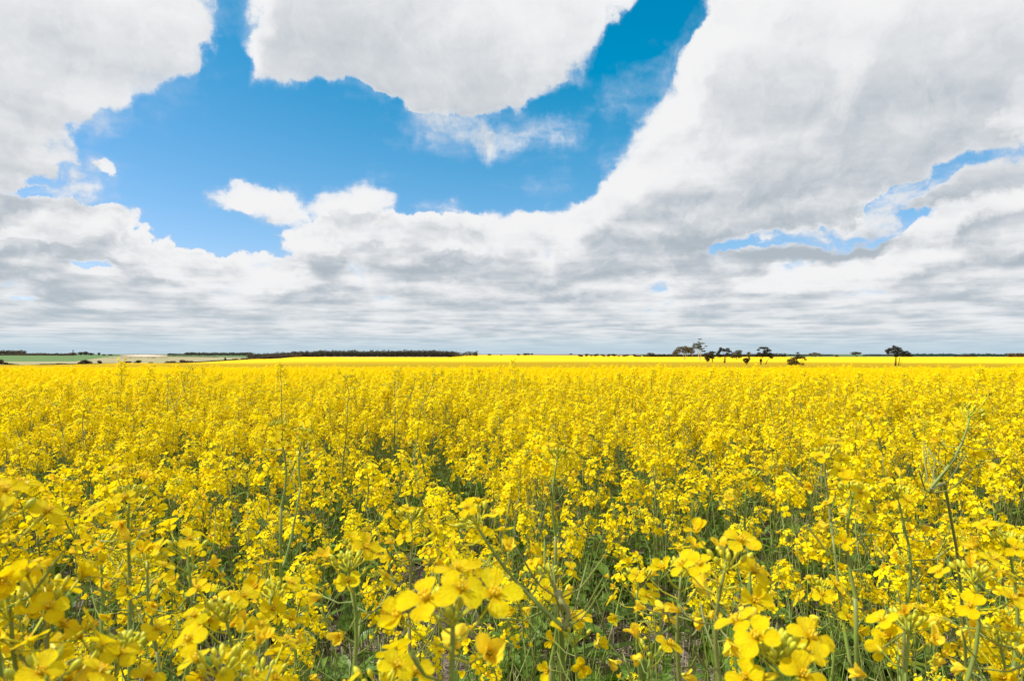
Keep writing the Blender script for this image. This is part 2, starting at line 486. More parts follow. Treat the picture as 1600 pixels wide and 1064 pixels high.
def sheet(name, label, mat, px0, px1, y0, y1, dz=.15, kind='structure', cat=None, npx=40, nyy=14, top=None):
    """a field lying on the terrain; y0, y1 may be functions of the column"""
    b = MB(); V, Q = [], []
    for i in range(npx + 1):
        px = px0 + (px1 - px0) * i / npx
        a = y0(px) if callable(y0) else y0; c = y1(px) if callable(y1) else y1
        for j in range(nyy + 1):
            y = a * (c / a) ** (j / nyy); x = (px - 800) / F * y
            V.append((x, y, zg(x, y) + dz))
    for i in range(npx):
        for j in range(nyy):
            r = nyy + 1; Q.append((i * r + j, (i + 1) * r + j, (i + 1) * r + j + 1, i * r + j + 1))
    b.add(V, Q)
    return tag(link(name, b.mesh(name, [mat])), label, cat, kind=kind)

M_GREEN = field_mat('wheat_green', (.085, .155, .052), (.10, .175, .06), (.115, .17, .065), .01, .2, 2)
M_STUB = field_mat('stubble', (.30, .265, .15), (.235, .23, .115), (.33, .275, .17), .01, .15, 2)
M_SAND = field_mat('pale_sand', (.58, .45, .36), (.52, .40, .31), (.48, .36, .28), .02, .2, 2)
M_CROP2 = field_mat('crop_far', (.72, .49, .004), (.66, .45, .004), (.60, .42, .01), .02, 2, 3)
M_DKGREEN = field_mat('rough_pasture', (.06, .12, .05), (.09, .15, .06), (.10, .13, .07), .01, .1, 2)
sheet('pasture', 'dull green pasture along the skyline at the left', M_DKGREEN, -400, 460, 1250, 5000, .25)
sheet('ridge_pasture', 'dark grassy ridge behind the far edge of the canola', M_DKGREEN, 1000, 2300, 1020, 7000, .3)
sheet('green_field', 'green wheat field beyond the crop at the far left', M_GREEN, -500, 196, lambda p: 690, lambda p: 1420, .5)
sheet('stubble_field', 'pale tan stubble paddock between the canola and the far trees', M_STUB, -500, 415, lambda p: edge_y(p) * 1.12, lambda p: 700 if p < 120 else min(700 + (p - 120) * 9, 1250), .9)
sheet('sand_patch', 'bare pale sandy patch below the skyline at the left', M_SAND, 188, 262, lambda p: 1150 + abs(p - 225) * 4, lambda p: 2050 - abs(p - 225) * 12, 1.4)
sheet('sandy_bank', 'pinkish white sandy bank among scrub at the far left', M_SAND, 31, 97, 1480, 1500, 2.2)
sheet('sandy_track', 'thin pale bare strip crossing the canola', M_SAND, 537, 601, lambda p: 610, lambda p: 632, TOP + .25)
sheet('far_canola_field', 'further canola field behind the end of the dark wood', M_CROP2, 705, 1012, 1060, lambda p: 2100, TOP * .6, 'stuff', 'crop')

# ---- the cloud whose shadow lies across the middle of the crop; it hangs high to the left of the camera, between sun and field
m, k = new_mat('cloud_white')
df, tl, tp = k.node('ShaderNodeBsdfDiffuse'), k.node('ShaderNodeBsdfTranslucent'), k.node('ShaderNodeBsdfTransparent')
for n_ in (df, tl): n_.inputs['Color'].default_value = (.92, .93, .95, 1)
x1 = k.node('ShaderNodeMixShader'); x1.inputs[0].default_value = .5; k.put(x1.inputs[1], df.outputs[0]); k.put(x1.inputs[2], tl.outputs[0])
x2 = k.node('ShaderNodeMixShader')
# the cloud thins out towards its rim, so more sun comes through there
obc = k.vm('MULTIPLY', k.node('ShaderNodeTexCoord').outputs['Object'], (1 / 430, 1 / 290, 0))
k.put(x2.inputs[0], k.ramp(k.m('ADD', k.vm('LENGTH', obc), k.m('MULTIPLY', k.noise(obc, 5.0, 3, .6), .25)), .62, 1.08, .40, .97)); k.put(x2.inputs[1], x1.outputs[0]); k.put(x2.inputs[2], tp.outputs[0])
finish(k, x2.outputs[0])
CH = 900.0
bm = bmesh.new(); bmesh.ops.create_icosphere(bm, subdivisions=5, radius=1)
coff = -Vector((to_sun.x, to_sun.y, 0)) / to_sun.z * CH
for v in bm.verts:
    q = v.co.copy()
    r_ = 1 + .22 * mnoise.noise(q * 1.7 + Vector((3, 1, 2))) + .10 * mnoise.noise(q * 4.3) + .05 * mnoise.noise(q * 9)
    v.co = Vector((q.x * 400 * r_, q.y * 280 * r_, (q.z * 70 if q.z > 0 else q.z * 25) * r_))
me = bpy.data.meshes.new('cloud'); bm.to_mesh(me); bm.free(); me.materials.append(m)
for p_ in me.polygons: p_.use_smooth = True
cl = link('cloud', me); cl.location = Vector((110, 262, CH - 4)) - coff
tag(cl, 'white cumulus cloud overhead', kind='structure')

# ================================================================ far trees
def tree_mat(name, c1, c2):
    return leafy(name, c1, c2, .15, (1.1, 1.2, .6), .6, .2, .6, .2)
T_DARK = tree_mat('foliage_dark', (.060, .056, .030), (.090, .080, .044))
T_OLIVE = tree_mat('foliage_olive', (.085, .066, .028), (.13, .10, .04))
T_BROWN = tree_mat('foliage_brown', (.085, .060, .040), (.13, .095, .06))
T_HAZE = tree_mat('foliage_hazy', (.035, .075, .060), (.05, .09, .07))  # blue of the distant air put into the foliage colour
T_GREY = tree_mat('foliage_greygreen', (.06, .068, .038), (.10, .10, .055))
W_DARK = leafy('bark_dark', (.06, .04, .03), (.10, .07, .05), 0, None, .8, .1, 2, .2)
W_PALE = leafy('bark_pale', (.48, .42, .36), (.62, .56, .48), 0, None, .7, .2, 2, .2)

def leaf_cloud(b, c, r, n, size, rg, hollow=.35):
    """leaf sprays scattered through a lumpy clump"""
    for _ in range(n):
        while True:
            q = Vector((rg.uniform(-1, 1), rg.uniform(-1, 1), rg.uniform(-1, 1)))
            if hollow < q.length < 1: break
        lump = 1 + .28 * mnoise.noise(q * 2.3 + Vector(c) * .37)
        p = Vector((c[0] + q.x * r[0] * lump, c[1] + q.y * r[1] * lump, c[2] + q.z * r[2] * lump))
        a = Vector((rg.gauss(0, 1), rg.gauss(0, 1), rg.gauss(0, .6))).normalized()
        u = a.cross(Vector((rg.gauss(0, 1), rg.gauss(0, 1), rg.gauss(0, 1)))).normalized()
        s = size * rg.uniform(.5, 1.2)
        b.add([p - a * s, p + u * s * .42, p + a * s, p - u * s * .38 + Vector((0, 0, -.15 * s))], [(0, 1, 2, 3)])

def tree(name, label, px, y, clumps, trunks, fol, bark, cat='tree', group=None, dens=1.0, leaf=1.0, seed=0):
    """clumps: (dx, height, half width, half height) and trunks: [(dx, height, radius)...], all in photo pixels at that depth"""
    rg = random.Random(seed or int(px * 7 + y))
    u = y / F
    root = empty(name, gpt(px, y)); tag(root, label, cat, group)
    h0 = TOP if y < 1010 else 0        # the crop hides the foot
    tb = MB()
    for tr in trunks:
        tr = [(tr[0][0], -h0 / u * 1.0 if i == 0 else q[1], q[2]) if i == 0 else q for i, q in enumerate(tr)]
        tb.tube([(q[0] * u, rg.uniform(-.2, .2) * u * (i > 0), q[1] * u + h0) for i, q in enumerate(tr)], [q[2] * u for q in tr], 5)
    if not trunks: tb.tube([(0, 0, 0), (0, 0, 1.5 * u + h0)], [.35 * u, .15 * u], 5)
    link('trunk', tb.mesh('trunk', [bark]), root)
    cb = MB()
    for (dx, h, rx, rz) in clumps:
        n = int(dens * (16 + rx * rz * 19))
        leaf_cloud(cb, (dx * u, rg.uniform(-.3, .3) * rx * u, h * u + h0), (rx * u, rx * u * .85, rz * u), n, .95 * u * leaf, rg, .2)
    link('crown', cb.mesh('crown', [fol], False), root)
    return root

# the group of gums right of centre (depths follow where their feet stand on the slope)
tree('gum_tree', 'broad brownish gum with pale forked trunks, leftmost of the tall group', 1068, 640,
     [(-10, 12, 6, 4), (-5, 16.5, 7, 3.6), (2, 18, 7, 3), (8, 15.5, 7, 4), (12, 12, 6, 4), (-14, 9.5, 4, 3), (3, 12.5, 7, 3.5), (14, 17, 4, 2.5)],
     [[(1, 0, .5), (0, 5, .45), (-3, 10, .3), (-6, 15, .15)], [(1, 0, .5), (3, 6, .4), (5, 11, .3), (8, 15, .12)], [(13, 0, .45), (13.5, 6, .4), (13.6, 11, .3)], [(3, 6, .3), (6, 8, .25), (11, 12, .12)]],
     T_OLIVE, W_PALE)
tree('gum_tree', 'tallest sparse gum with bare white limbs and small tufts', 1092, 560,
     [(-4, 25, 6, 2.2), (1, 22, 4, 2.6), (4, 26.5, 6, 1.3), (2, 33.3, 3.6, .9), (11, 22.3, 2.6, .9), (-3, 20, 4, 2), (3, 18, 4, 1.8), (8, 19, 1.5, .6), (0, 29, 1.6, .9), (7, 14.5, 3.5, 1.4), (-8, 22, 3, 1.5)],
     [[(0, 0, .6), (-.6, 7, .5), (.6, 15, .42), (1.5, 24, .28), (2, 33, .1)], [(2.4, 0, .5), (3.2, 8, .4), (2.8, 14, .3), (6, 20, .1)], [(.6, 15, .3), (-3, 20, .2), (-5, 24, .1)], [(1.2, 20, .22), (5, 23, .15), (10, 22.5, .08)], [(1.8, 29, .15), (0, 31, .1), (-.6, 33, .05)], [(1.8, 29, .15), (4, 31, .1), (5, 33, .05)]],
     T_GREY, W_PALE, dens=1.0)
tree('bushy_tree', 'dark dense bushy tree right beside the tallest gum', 1108, 480,
     [(0, 11, 6, 4), (-3, 6.5, 4.5, 4), (4, 14, 4.5, 3), (5, 8, 4, 4), (-6, 12, 4, 2.2), (8, 15, 3, 1.2), (-2, 3.4, 3, 2.6)],
     [[(-3, 0, .8), (-3, 4, .7), (-1, 9, .4)], [(5, 0, .9), (5, 5, .6), (3, 10, .3)]], T_DARK, W_DARK, dens=1.4)
tree('umbrella_gum', 'gum with separate dark umbrella tufts on a slim pale trunk', 1132, 425,
     [(-6, 22, 2.7, 2.6), (-6.6, 19, 2.2, 2.2), (-2, 20.5, 3.2, 2.2), (5, 21.4, 3.6, 2.2), (1, 19, 4, 1.8), (-9, 17, 2.5, 2.6), (-11, 14, 3, 2.2), (8, 18, 4, 2.0), (5, 14.5, 3.5, 1.6), (-5, 12, 4, 1.6), (10, 13, 3, 1.4), (-8, 10.5, 4, 2)],
     [[(0, 0, .9), (.2, 6, .75), (0, 12, .45), (-3, 17, .25), (-6, 21, .1)], [(0, 12, .4), (3, 17, .25), (5, 20, .1)], [(0, 9, .3), (-5, 12, .2), (-9, 15, .1)], [(0, 10, .3), (5, 13, .2), (8, 17, .1)]], T_DARK, W_DARK, dens=1.3)
tree('umbrella_gum', 'spreading flat-topped dark gum behind and right of the tufted umbrella gum', 1151, 620,
     [(-3, 9, 7, 3.6), (2, 13, 5, 2.3), (4, 10, 4, 3), (-5, 5, 6, 3), (6, 14, 3, 1.2), (4, 5, 5, 3)], [[(0, 0, .6), (0, 6, .4), (2, 12, .2)]], T_DARK, W_DARK)
tree('small_bush', 'small round dark bush on a short stem between two umbrella gums', 1166, 330,
     [(-3, 7.5, 2.4, 2.4), (2.5, 7, 2.8, 2.6), (0, 4.5, 3, 2), (5, 9, 1.6, 1.0), (0, 9, 3.4, 1.7), (4.5, 11.5, 1.6, 1.2)],
     [[(0, 0, .7), (0, 3, .5), (1, 7, .2)], [(0, 3, .35), (4, 7, .15)]], T_BROWN, W_DARK, dens=1.8)
tree('gum_sapling', 'little gum poking above the belt behind the small bush', 1170, 700,
     [(0, 9, 3, 2.4), (-1, 6, 4, 2)], [[(0, 0, .4), (0, 8, .2)]], T_DARK, W_DARK)
tree('arched_gum', 'dark gum with an open arch under its domed crown', 1193, 345,
     [(-3, 26, 5, 1.8), (3, 25.6, 5, 2.1), (-8, 23, 2.5, 1.6), (8, 22, 4, 2.4), (3, 20, 4.5, 3.4), (-7, 16.5, 4.5, 3.2), (-1, 15, 4, 3.4), (10, 15.5, 5, 3.6), (4, 15, 5, 3.4), (-11, 14, 2.5, 2.2), (12, 11, 3, 1.8), (-4, 6, 2, 3)],
     [[(-4, 0, 1.0), (-4.4, 5, .8), (-2, 12, .45), (2, 20, .2)], [(2, 0, .6), (5, 5, .5), (9, 11, .3), (9, 16, .12)], [(-3.6, 8, .4), (-6, 14, .25), (-8, 21, .1)]], T_DARK, W_DARK, dens=1.3)
tree('spreading_shrub', 'low wide brown shrub fanning out from many stems', 1245, 262,
     [(-12, 7, 3.4, 3.4), (-7, 8.5, 4.4, 4), (-8, 3, 4, 2.6), (-2, 5, 4.5, 4), (-2, 11, 4, 3), (2, 16.5, 3.4, 2), (1, 13, 3.6, 2), (1.5, 20, 2.8, 1.1), (5, 12, 3, 2), (10, 12.5, 3.4, 2.2), (13.5, 9.6, 2.2, 1.8), (7, 14.5, 2, 1.2), (-13, 2.4, 2.4, 1.6), (3, 3, 2.5, 2.4), (9, 2, 2.4, 1.4), (11, 16, 2.5, 1)],
     [[(-2, 0, .4), (-6, 5, .3), (-10, 9, .1)], [(0, 0, .5), (0, 8, .35), (1, 17, .12)], [(3, 0, .4), (7, 6, .3), (11, 12, .1)], [(5, 0, .4), (9, 4, .3), (13, 9, .1)]], T_BROWN, W_DARK, dens=1.1)
tree('lone_double_trunked_tree', 'lone dark tree on two slender trunks, crown leaning into two masses', 1401, 262,
     [(-9, 25, 5.5, 3.2), (-14, 23, 4, 2.6), (-3, 27.4, 5, 3), (-5, 30.4, 2, 1.4), (3, 26.5, 4.6, 2.6), (0, 22, 6, 3.2), (2, 18, 6, 2.8), (7, 23.6, 3, 1.4), (-14, 19.3, 2.5, 2), (-8, 20, 4, 1.6), (10, 20, 4, 2.8), (14, 19.6, 5, 3.4), (19, 18, 4, 2.4), (13, 15.4, 7, 1.8), (20, 14.8, 4, 1.2), (0, 14.6, 4, 1.3), (17, 22, 2, 1)],
     [[(-2.6, 0, .95), (-2.3, 6, .8), (-1.6, 12, .6), (-3, 18, .4), (-8, 23, .15)], [(-1.6, 12, .5), (1, 19, .35), (2, 25, .12)], [(2, 0, .75), (3.6, 6, .6), (4.6, 12, .45), (8, 17, .3), (13, 20, .12)], [(3.6, 6, .3), (9, 9.6, .2), (15, 14, .1)]], T_DARK, W_DARK, dens=1.35)
tree('umbrella_gum', 'small umbrella-crowned gum on a bare thin stem between shrub and lone tree', 1338, 1040,
     [(0, 7.2, 8, 1.7), (-4, 5.2, 4, 1.6), (4, 6.6, 4.5, 1.7)], [[(0, -2, .45), (0, 3, .4), (-3, 6, .2)], [(0, 3, .35), (4, 6.4, .15)], [(-3, 2, .2), (-2, 5, .1)]], T_DARK, W_DARK)
tree('low_bush', 'tiny bush at the foot of the small umbrella-crowned gum', 1349, 1040, [(0, .6, 4, .8)], [], T_BROWN, W_DARK, 'bush')
tree('gum_tree', 'grey-green flat-topped gum just right of the wide shrub', 1271, 900, [(-4, 4.6, 3.6, 1.8), (2, 6, 5, 1.5), (7, 5.4, 3.4, 1.4), (0, 3, 5, 1.4)], [[(-2, 0, .4), (-3, 4, .2)], [(3, 0, .4), (3, 5, .2)]], T_GREY, W_DARK)
tree('gum_tree', 'faint little gum beside the grey-green flat-topped one', 1281, 950, [(0, 4, 2.4, 1.2), (2, 2, 2.6, 1)], [[(0, 0, .3), (0, 3, .15)]], T_GREY, W_DARK)
tree('low_bush', 'tiny pale bush alone on the ridge left of the umbrella-crowned gum', 1307, 1000, [(-.5, 1.7, 3, 1.5), (2, .8, 2, .8)], [], T_GREY, W_DARK, 'bush')
tree('round_tree', 'rounded brown tree near the right edge, left of a pair', 1581, 980, [(-3, 3.4, 4.5, 2.6), (3, 3.6, 4.4, 2.4), (0, 1.6, 7, 2)], [], T_BROWN, W_DARK, dens=1.4)
tree('round_tree', 'rounded grey-brown tree at the right edge, right of a pair', 1594, 980, [(-2, 3.6, 5, 2.8), (3, 3.4, 5, 3), (0, 1.6, 7, 2)], [], T_BROWN, W_DARK, dens=1.4)
tree('scrub_clump', 'mound of brown scrub on the ridge right of the lone tree', 1508, 1020, [(0, 1.6, 9, 1.7), (2, 3, 5, 1.8), (-12, .6, 8, .9), (11, 1.0, 7, 1.1), (3, 4.4, 1.2, .8)], [], T_BROWN, W_DARK, 'scrub', dens=1.5)

# small trees strung along the skyline left of the gum group
GRP = 'small trees scattered along the skyline'
for (px, y, lab, cl, tr) in [
    (810, 1900, 'small dark tree, leftmost of a low knot on the skyline right of the wood', [(0, 1.5, 3, 1.4)], []),
    (822, 1900, 'twin-humped dark tree in the low knot on the skyline right of the wood', [(-2, 2, 2.6, 1.8), (3, 2.2, 3.2, 1.6)], []),
    (831, 1900, 'pale sapling at the right end of the low knot on the skyline', [(0, 2.6, 2.2, 1.2)], [[(0, 0, .3), (0, 2.4, .2)]]),
    (892, 1900, 'thin nearly bare pale tree alone on the skyline', [(0, 3, 2.4, .8)], [[(0, 0, .35), (-.6, 3, .2)], [(0, 1, .25), (1, 3.4, .1)]]),
    (907, 1300, 'low dark tree, first of the skyline row', [(-1, 2, 3, 1.5), (2, 1.4, 2.4, 1.2)], []),
    (917, 1300, 'flat-topped tree, second of the skyline row', [(0, 3.6, 3.6, 1.3), (-1, 2, 2, 1.4)], [[(0, 0, .35), (0, 3, .2)]]),
    (924, 1300, 'small leaning tree between the flat-topped and the broad one', [(0, 2.4, 3, 1.1)], [[(0, 0, .3), (0, 2.4, .2)]]),
    (931, 1300, 'broad dark tree ending the first cluster of the skyline row', [(-1, 2.6, 3.4, 1.4), (2, 3.2, 2.8, 1.5)], [[(0, 0, .4), (0, 3, .2)]]),
    (942, 1300, 'grey small tree standing apart after the first skyline cluster', [(-1, 3, 2.8, 1.2), (2, 1.6, 2.4, 1.1)], [[(0, 0, .3), (0, 3, .2)]]),
    (952, 1300, 'left tree of the tallest skyline pair', [(0, 3, 2.8, 1.6), (-2, 1.8, 2.4, 1.2)], [[(0, 0, .4), (0, 3, .2)]]),
    (959, 1300, 'right tree of the tallest skyline pair', [(-1, 3.2, 3.2, 1.7), (2, 2.6, 3, 1.4)], [[(0, 0, .4), (0, 3, .2)]]),
    (967, 1300, 'tiny bush after the tallest skyline pair', [(0, .9, 2.2, .8)], []),
    (977, 1250, 'wide low dark tree midway along the skyline row', [(-2, 2, 3, 1.4), (3, 2.6, 3.4, 1.4)], [[(0, 0, .4), (1, 2, .2)]]),
    (991, 1250, 'upright dark tree before the last gap of the skyline row', [(0, 3, 2.2, 1.8), (3, 1.6, 3, 1.2)], [[(0, 0, .4), (0, 3, .2)]]),
    (999, 1250, 'low dark bush next to the upright tree before the belt', [(0, 1.4, 3, 1.2)], []),
    (1006, 1250, 'small tree nearest the dark belt', [(0, 2.4, 2.8, 1.3), (4, 1.2, 2.6, 1)], []),
]:
    tree('skyline_tree', lab, px, y, cl, tr, T_DARK if px not in (831, 892) else T_GREY, W_DARK, group=GRP, dens=1.6)

# bushes along the hedge line beyond the crop at the left
GRP2 = 'bushes along the fence line beyond the crop'
for (px, y, lab, cl, fol) in [
    (3, 275, 'dark bush cut by the left edge of the picture', [(0, 5, 3.5, 4), (4, 2.2, 5, 2.2)], T_BROWN),
    (15, 290, 'low dark bush beside the one cut by the left edge', [(0, 1.4, 6, 1.5), (6, .8, 7, 1)], T_BROWN),
    (72, 330, 'long low brown bush near the left end of the fence line', [(-4, .5, 7, .8), (8, .6, 7, .9)], T_BROWN),
    (96, 330, 'flat brown bush between the long bush and the dark mound', [(-3, .9, 6, 1.1), (7, .7, 6, .9)], T_BROWN),
    (134, 345, 'largest dark rounded bush mound on the fence line', [(-2, 3, 6, 3), (4, 2.4, 6, 2.4), (-9, 1.2, 4, 1.5), (0, 4.4, 4, 2)], T_BROWN),
    (155, 345, 'small brown upright bush right of the dark mound', [(0, 2.8, 3.2, 2.2), (2, 1, 2.6, 1.2)], T_BROWN),
    (199, 370, 'low spread bush midway along the fence line', [(0, 1.3, 6.5, 1.6), (-3, .6, 6, .9)], T_BROWN),
    (216, 380, 'dark round bush right of the low spread one', [(0, 2.4, 4.6, 2.2), (-2, 1, 5, 1.2)], T_DARK),
    (236, 400, 'small flat bush between two larger ones', [(0, .9, 4, 1.1)], T_BROWN),
    (266, 430, 'brown bush, left of two side by side', [(-3, 1.4, 5, 1.6), (4, 1.8, 5, 1.8)], T_BROWN),
    (287, 440, 'brown spiky bush, right of two side by side', [(-1, 2.6, 5, 2.4), (4, 1.6, 5, 2)], T_BROWN),
    (299, 450, 'rusty low bush after the spiky one', [(0, 1.6, 4.6, 1.8)], T_BROWN),
    (320, 480, 'tiny bush on the rising crop edge', [(0, .7, 3.6, .9)], T_BROWN),
    (337, 510, 'short thin bush on the rising crop edge', [(0, .8, 4, .9)], T_BROWN),
    (352, 540, 'upright dark little tree on the rising crop edge', [(0, 3.4, 1.5, 1.6), (0, 1.2, 2.2, 1.2)], T_DARK),
    (368, 560, 'low bush where the crop edge meets the brown scrub', [(0, 1.3, 5, 1.3)], T_BROWN),
]:
    tree('fence_line_bush', lab, px, y, cl, [], fol, W_DARK, 'bush', GRP2, dens=1.5)

# small trees on the green skyline at the left
for (px, y, lab, cl) in [
    (113, 1700, 'dark tree at the left of the knot above the green field', [(0, 3.0, 5, 2), (-7, 2, 6, 1.6)]),
    (126, 1700, 'dark taller tree inside the knot above the green field', [(0, 3.4, 4, 2.4)]),
    (134, 1700, 'round dark tree, middle of the knot above the green field', [(0, 3.8, 4.6, 2.6)]),
    (143, 1700, 'low dark tree at the right of the knot above the green field', [(0, 2.4, 5, 1.7)]),
    (155, 1700, 'single dark little tree standing clear right of the knot', [(0, 3, 1.8, 2)]),
    (162, 1700, 'small dark dot of a bush on the green skyline', [(0, 1.2, 2.4, 1)]),
    (173, 1700, 'flat dark bush on the green skyline left of the sandy patch', [(0, 1.3, 3.4, 1.1)]),
    (114, 1760, 'thin pale dead tree rising over the knot of trees', [(0, 7.5, 1.4, .6)]),
]:
    tree('hill_tree', lab, px, y, cl, [[(0, 0, .3), (0, cl[0][1], .18)]], T_DARK, W_DARK, group='trees on the green rise at the left', dens=1.6)

def wood(name, label, spans, fol, seed, cat='wood', kind='stuff', leaf=1.1):
    """a wood that reads as one mass: many small crowns side by side. spans: px0, px1, depth, height px, half depth"""
    rg = random.Random(seed); b = MB()
    for (p0, p1, y, h, rows) in spans:
        u = y / F
        for r in range(rows):
            px = p0 + rg.uniform(0, 2)
            yy = y + r * 14 * u
            while px < p1:
                g = gpt(px, yy)
                hh = h * (1 + .22 * mnoise.noise(Vector((px * .045, seed, 0))) + rg.uniform(-.14, .14)) if not callable(h) else h(px) * rg.uniform(.85, 1.15)
                w_ = rg.uniform(1.8, 4.2)
                leaf_cloud(b, (g.x, g.y, g.z + hh * .55 * u), (w_ * u, w_ * u, hh * .47 * u), int(14 + w_ * hh * 3.2), .9 * u * leaf, rg, .3)
                if rg.random() < .3: leaf_cloud(b, (g.x + u, g.y, g.z + hh * 1.0 * u), (1.6 * u, 1.6 * u, 1.0 * u), 12, .8 * u, rg, .1)
                px += w_ * rg.uniform(.6, 1.0)
    return tag(link(name, b.mesh(name, [fol], False)), label, cat, kind=kind)
wood('dark_wood', 'long dark wood on the skyline behind the far edge of the canola', [(500, 708, 990, 10.2, 3), (700, 716, 1100, 9, 2)], T_DARK, 3)
wood('dark_wood', 'dark bushland along the skyline left of the long wood', [(388, 505, 1150, lambda p: 6.5 + (p - 388) / 117 * 3.5, 3)], T_DARK, 4)
wood('brown_scrub', 'dry brown scrub in front of the dark bushland', [(378, 470, 890, lambda p: 6 * (1 - abs(p - 425) / 75) + 1.8, 2)], T_BROWN, 5, 'scrub')
wood('wood_end', 'ragged thinning trees at the right end of the long dark wood', [(716, 745, 1500, 7.5, 1), (742, 745, 1500, 6.5, 2)], T_DARK, 6)
tree('skyline_tree', 'dark round bush alone just right of the end of the wood', 765, 1800, [(0, 1.4, 3.2, 1.3)], [], T_DARK, W_DARK, 'bush', dens=1.6)
tree('skyline_tree', 'speck of a bush farther right of the end of the wood', 783, 1800, [(0, .9, 1.4, .7)], [], T_DARK, W_DARK, 'bush', dens=1.6)
wood('tree_belt', 'dark belt of trees behind the group of gums', [(1012, 1022, 1080, 6.0, 3), (1022, 1218, 1080, 4.6, 3), (1190, 1228, 1100, 6, 2)], T_DARK, 7)
wood('distant_treeline', 'thin blue-green line of distant trees at the right', [(1232, 1300, 2900, 2.2, 2), (1350, 1425, 2900, 2.4, 2), (1425, 1640, 2600, 4.2, 2)], T_HAZE, 8)
wood('scrubland', 'brown scrub on the skyline at the far left', [(-40, 40, 1650, 7.4, 2), (30, 118, 1560, 3.4, 2), (-40, 110, 1440, 2.2, 2)], T_BROWN, 9, 'scrub')
wood('distant_wood', 'thin dark bushland on the skyline right of the sandy patch', [(262, 300, 2100, 2.4, 2), (290, 395, 1900, 4.6, 2)], T_DARK, 10)
wood('roadside_scrub', 'thin line of brown scrub dividing the far paddocks', [(168, 262, 1040, 1.1, 1), (262, 340, 1270, 1.2, 1)], T_BROWN, 12, 'scrub')

# ================================================================ canola
def petal_grid(L, W, el, curl, cup, nt, ns, rg, ruffle=.0, twist=0.0):
    """one petal: narrow claw rising, then a rounded limb opening at angle el"""
    V = []; x, z = .05, 0.0; claw = .26
    rows = []
    for i in range(nt + 1):
        t = i / nt
        if t < .25: a = R(72)
        else: a = el + curl * (t - .25)
        if i:
            st = L / nt; x += math.cos(a) * st; z += math.sin(a) * st
        if t < .22: wv = .07 + .05 * t / .22
        elif t < .66: q = (t - .22) / .44; wv = .12 + (W / 2 - .12) * (q * q * (3 - 2 * q))
        else: q = (t - .66) / .36; wv = W / 2 * math.sqrt(max(0, 1 - q * q))
        rows.append((x, z, a, wv))
    rp = rg.uniform(0, 6)
    for i, (x, z, a, wv) in enumerate(rows):
        for j in range(ns + 1):
            s = -1 + 2 * j / ns
            lift = cup * s * s * wv + ruffle * math.sin(s * 4 + rp + i * .9) * wv
            # notch at the tip
            pull = -.05 * (1 - abs(s)) ** 2 * (i == len(rows) - 1)
            V.append((x - math.sin(a) * lift + pull, s * wv + twist * z, z + math.cos(a) * lift))
    Q = [(i * (ns + 1) + j, (i + 1) * (ns + 1) + j, (i + 1) * (ns + 1) + j + 1, i * (ns + 1) + j + 1) for i in range(nt) for j in range(ns)]
    return V, Q

def flower_mb(kind, lod, rg):
    """kind 0 open, 1 half open, 2 folded / spent; radius about 1"""
    b = MB(); nt, ns = {0: (9, 6), 1: (5, 2), 2: (3, 2)}[lod]
    for i in range(4):
        az = R(45 + 90 * i) + (R(-9) if i % 2 else R(9)) + rg.gauss(0, .09)
        if kind == 0: el, curl, cup, ru = R(rg.uniform(2, 20)), R(rg.uniform(-55, -8)), rg.uniform(.05, .25), .05
        elif kind == 1: el, curl, cup, ru = R(rg.uniform(30, 55)), R(rg.uniform(-50, 5)), rg.uniform(.3, .6), .07
        else: el, curl, cup, ru = R(rg.uniform(48, 86)), R(rg.uniform(-60, 50)), rg.uniform(.4, .9), .16
        W = {0: rg.uniform(.74, .86), 1: rg.uniform(.62, .8), 2: rg.uniform(.4, .66)}[kind]
        V, Q = petal_grid(1.12 * rg.uniform(.93, 1.07), W, el, curl, cup, nt, ns, rg, ru if lod < 2 else 0, rg.gauss(0, .1) * (kind > 0))
        V = np.array(V); c, s = math.cos(az), math.sin(az)
        V[:, :2] = V[:, :2] @ np.array([[c, s], [-s, c]])
        b.add(V, Q, WIL if kind == 2 else PET)
    if lod < 2:
        n = 6 if lod == 0 else 3
        for i in range(n):
            a = 2 * PI * i / n + .3; r = .13
            p = [(0.03 * math.cos(a), .03 * math.sin(a), 0), (r * math.cos(a), r * math.sin(a), .38 + .06 * (i % 2))]
            b.tube(p, .022, 3, PET)
            q = Vector(p[1]); b.tube([q, q + Vector((0.02 * math.cos(a), .02 * math.sin(a), .12))], .045, 4 if lod == 0 else 3, ANT)
        b.tube([(0, 0, 0), (0, 0, .46)], [.06, .05], 4, BUD)
        for i in range(4):     # sepals
            a = R(90 * i); c, s = math.cos(a), math.sin(a)
            P = [(.04, -.08, 0), (.04, .08, 0), (.30, .07, .26), (.44, 0, .36), (.30, -.07, .26)]
            b.add([(c * x - s * y, s * x + c * y, z) for x, y, z in P], [(0, 1, 2, 4), (4, 2, 3)], BUD)
    return b

def bud_mb(lod):
    b = MB(); n = 6 if lod == 0 else (4 if lod == 1 else 3)
    b.tube([(0, 0, 0), (0, 0, .25), (0, 0, .6), (0, 0, .85), (0, 0, 1)], [.10, .24, .27, .18, .03], n, BUD) if lod < 2 else b.tube([(0, 0, 0), (0, 0, .5), (0, 0, 1)], [.1, .27, .04], 3, BUD)
    return b

frg = random.Random(5)
FLOW = {lod: {kd: [flower_mb(kd, lod, frg) for _ in range(n)] for kd, n in ((0, 5), (1, 3), (2, 4))} for lod in (0, 1, 2)}
BUDS = {lod: bud_mb(lod) for lod in (0, 1, 2)}
FMESH = {kd: [f.mesh('flower', PMN) for f in FLOW[0][kd]] for kd in (0, 1, 2)}      # shared by every near flower

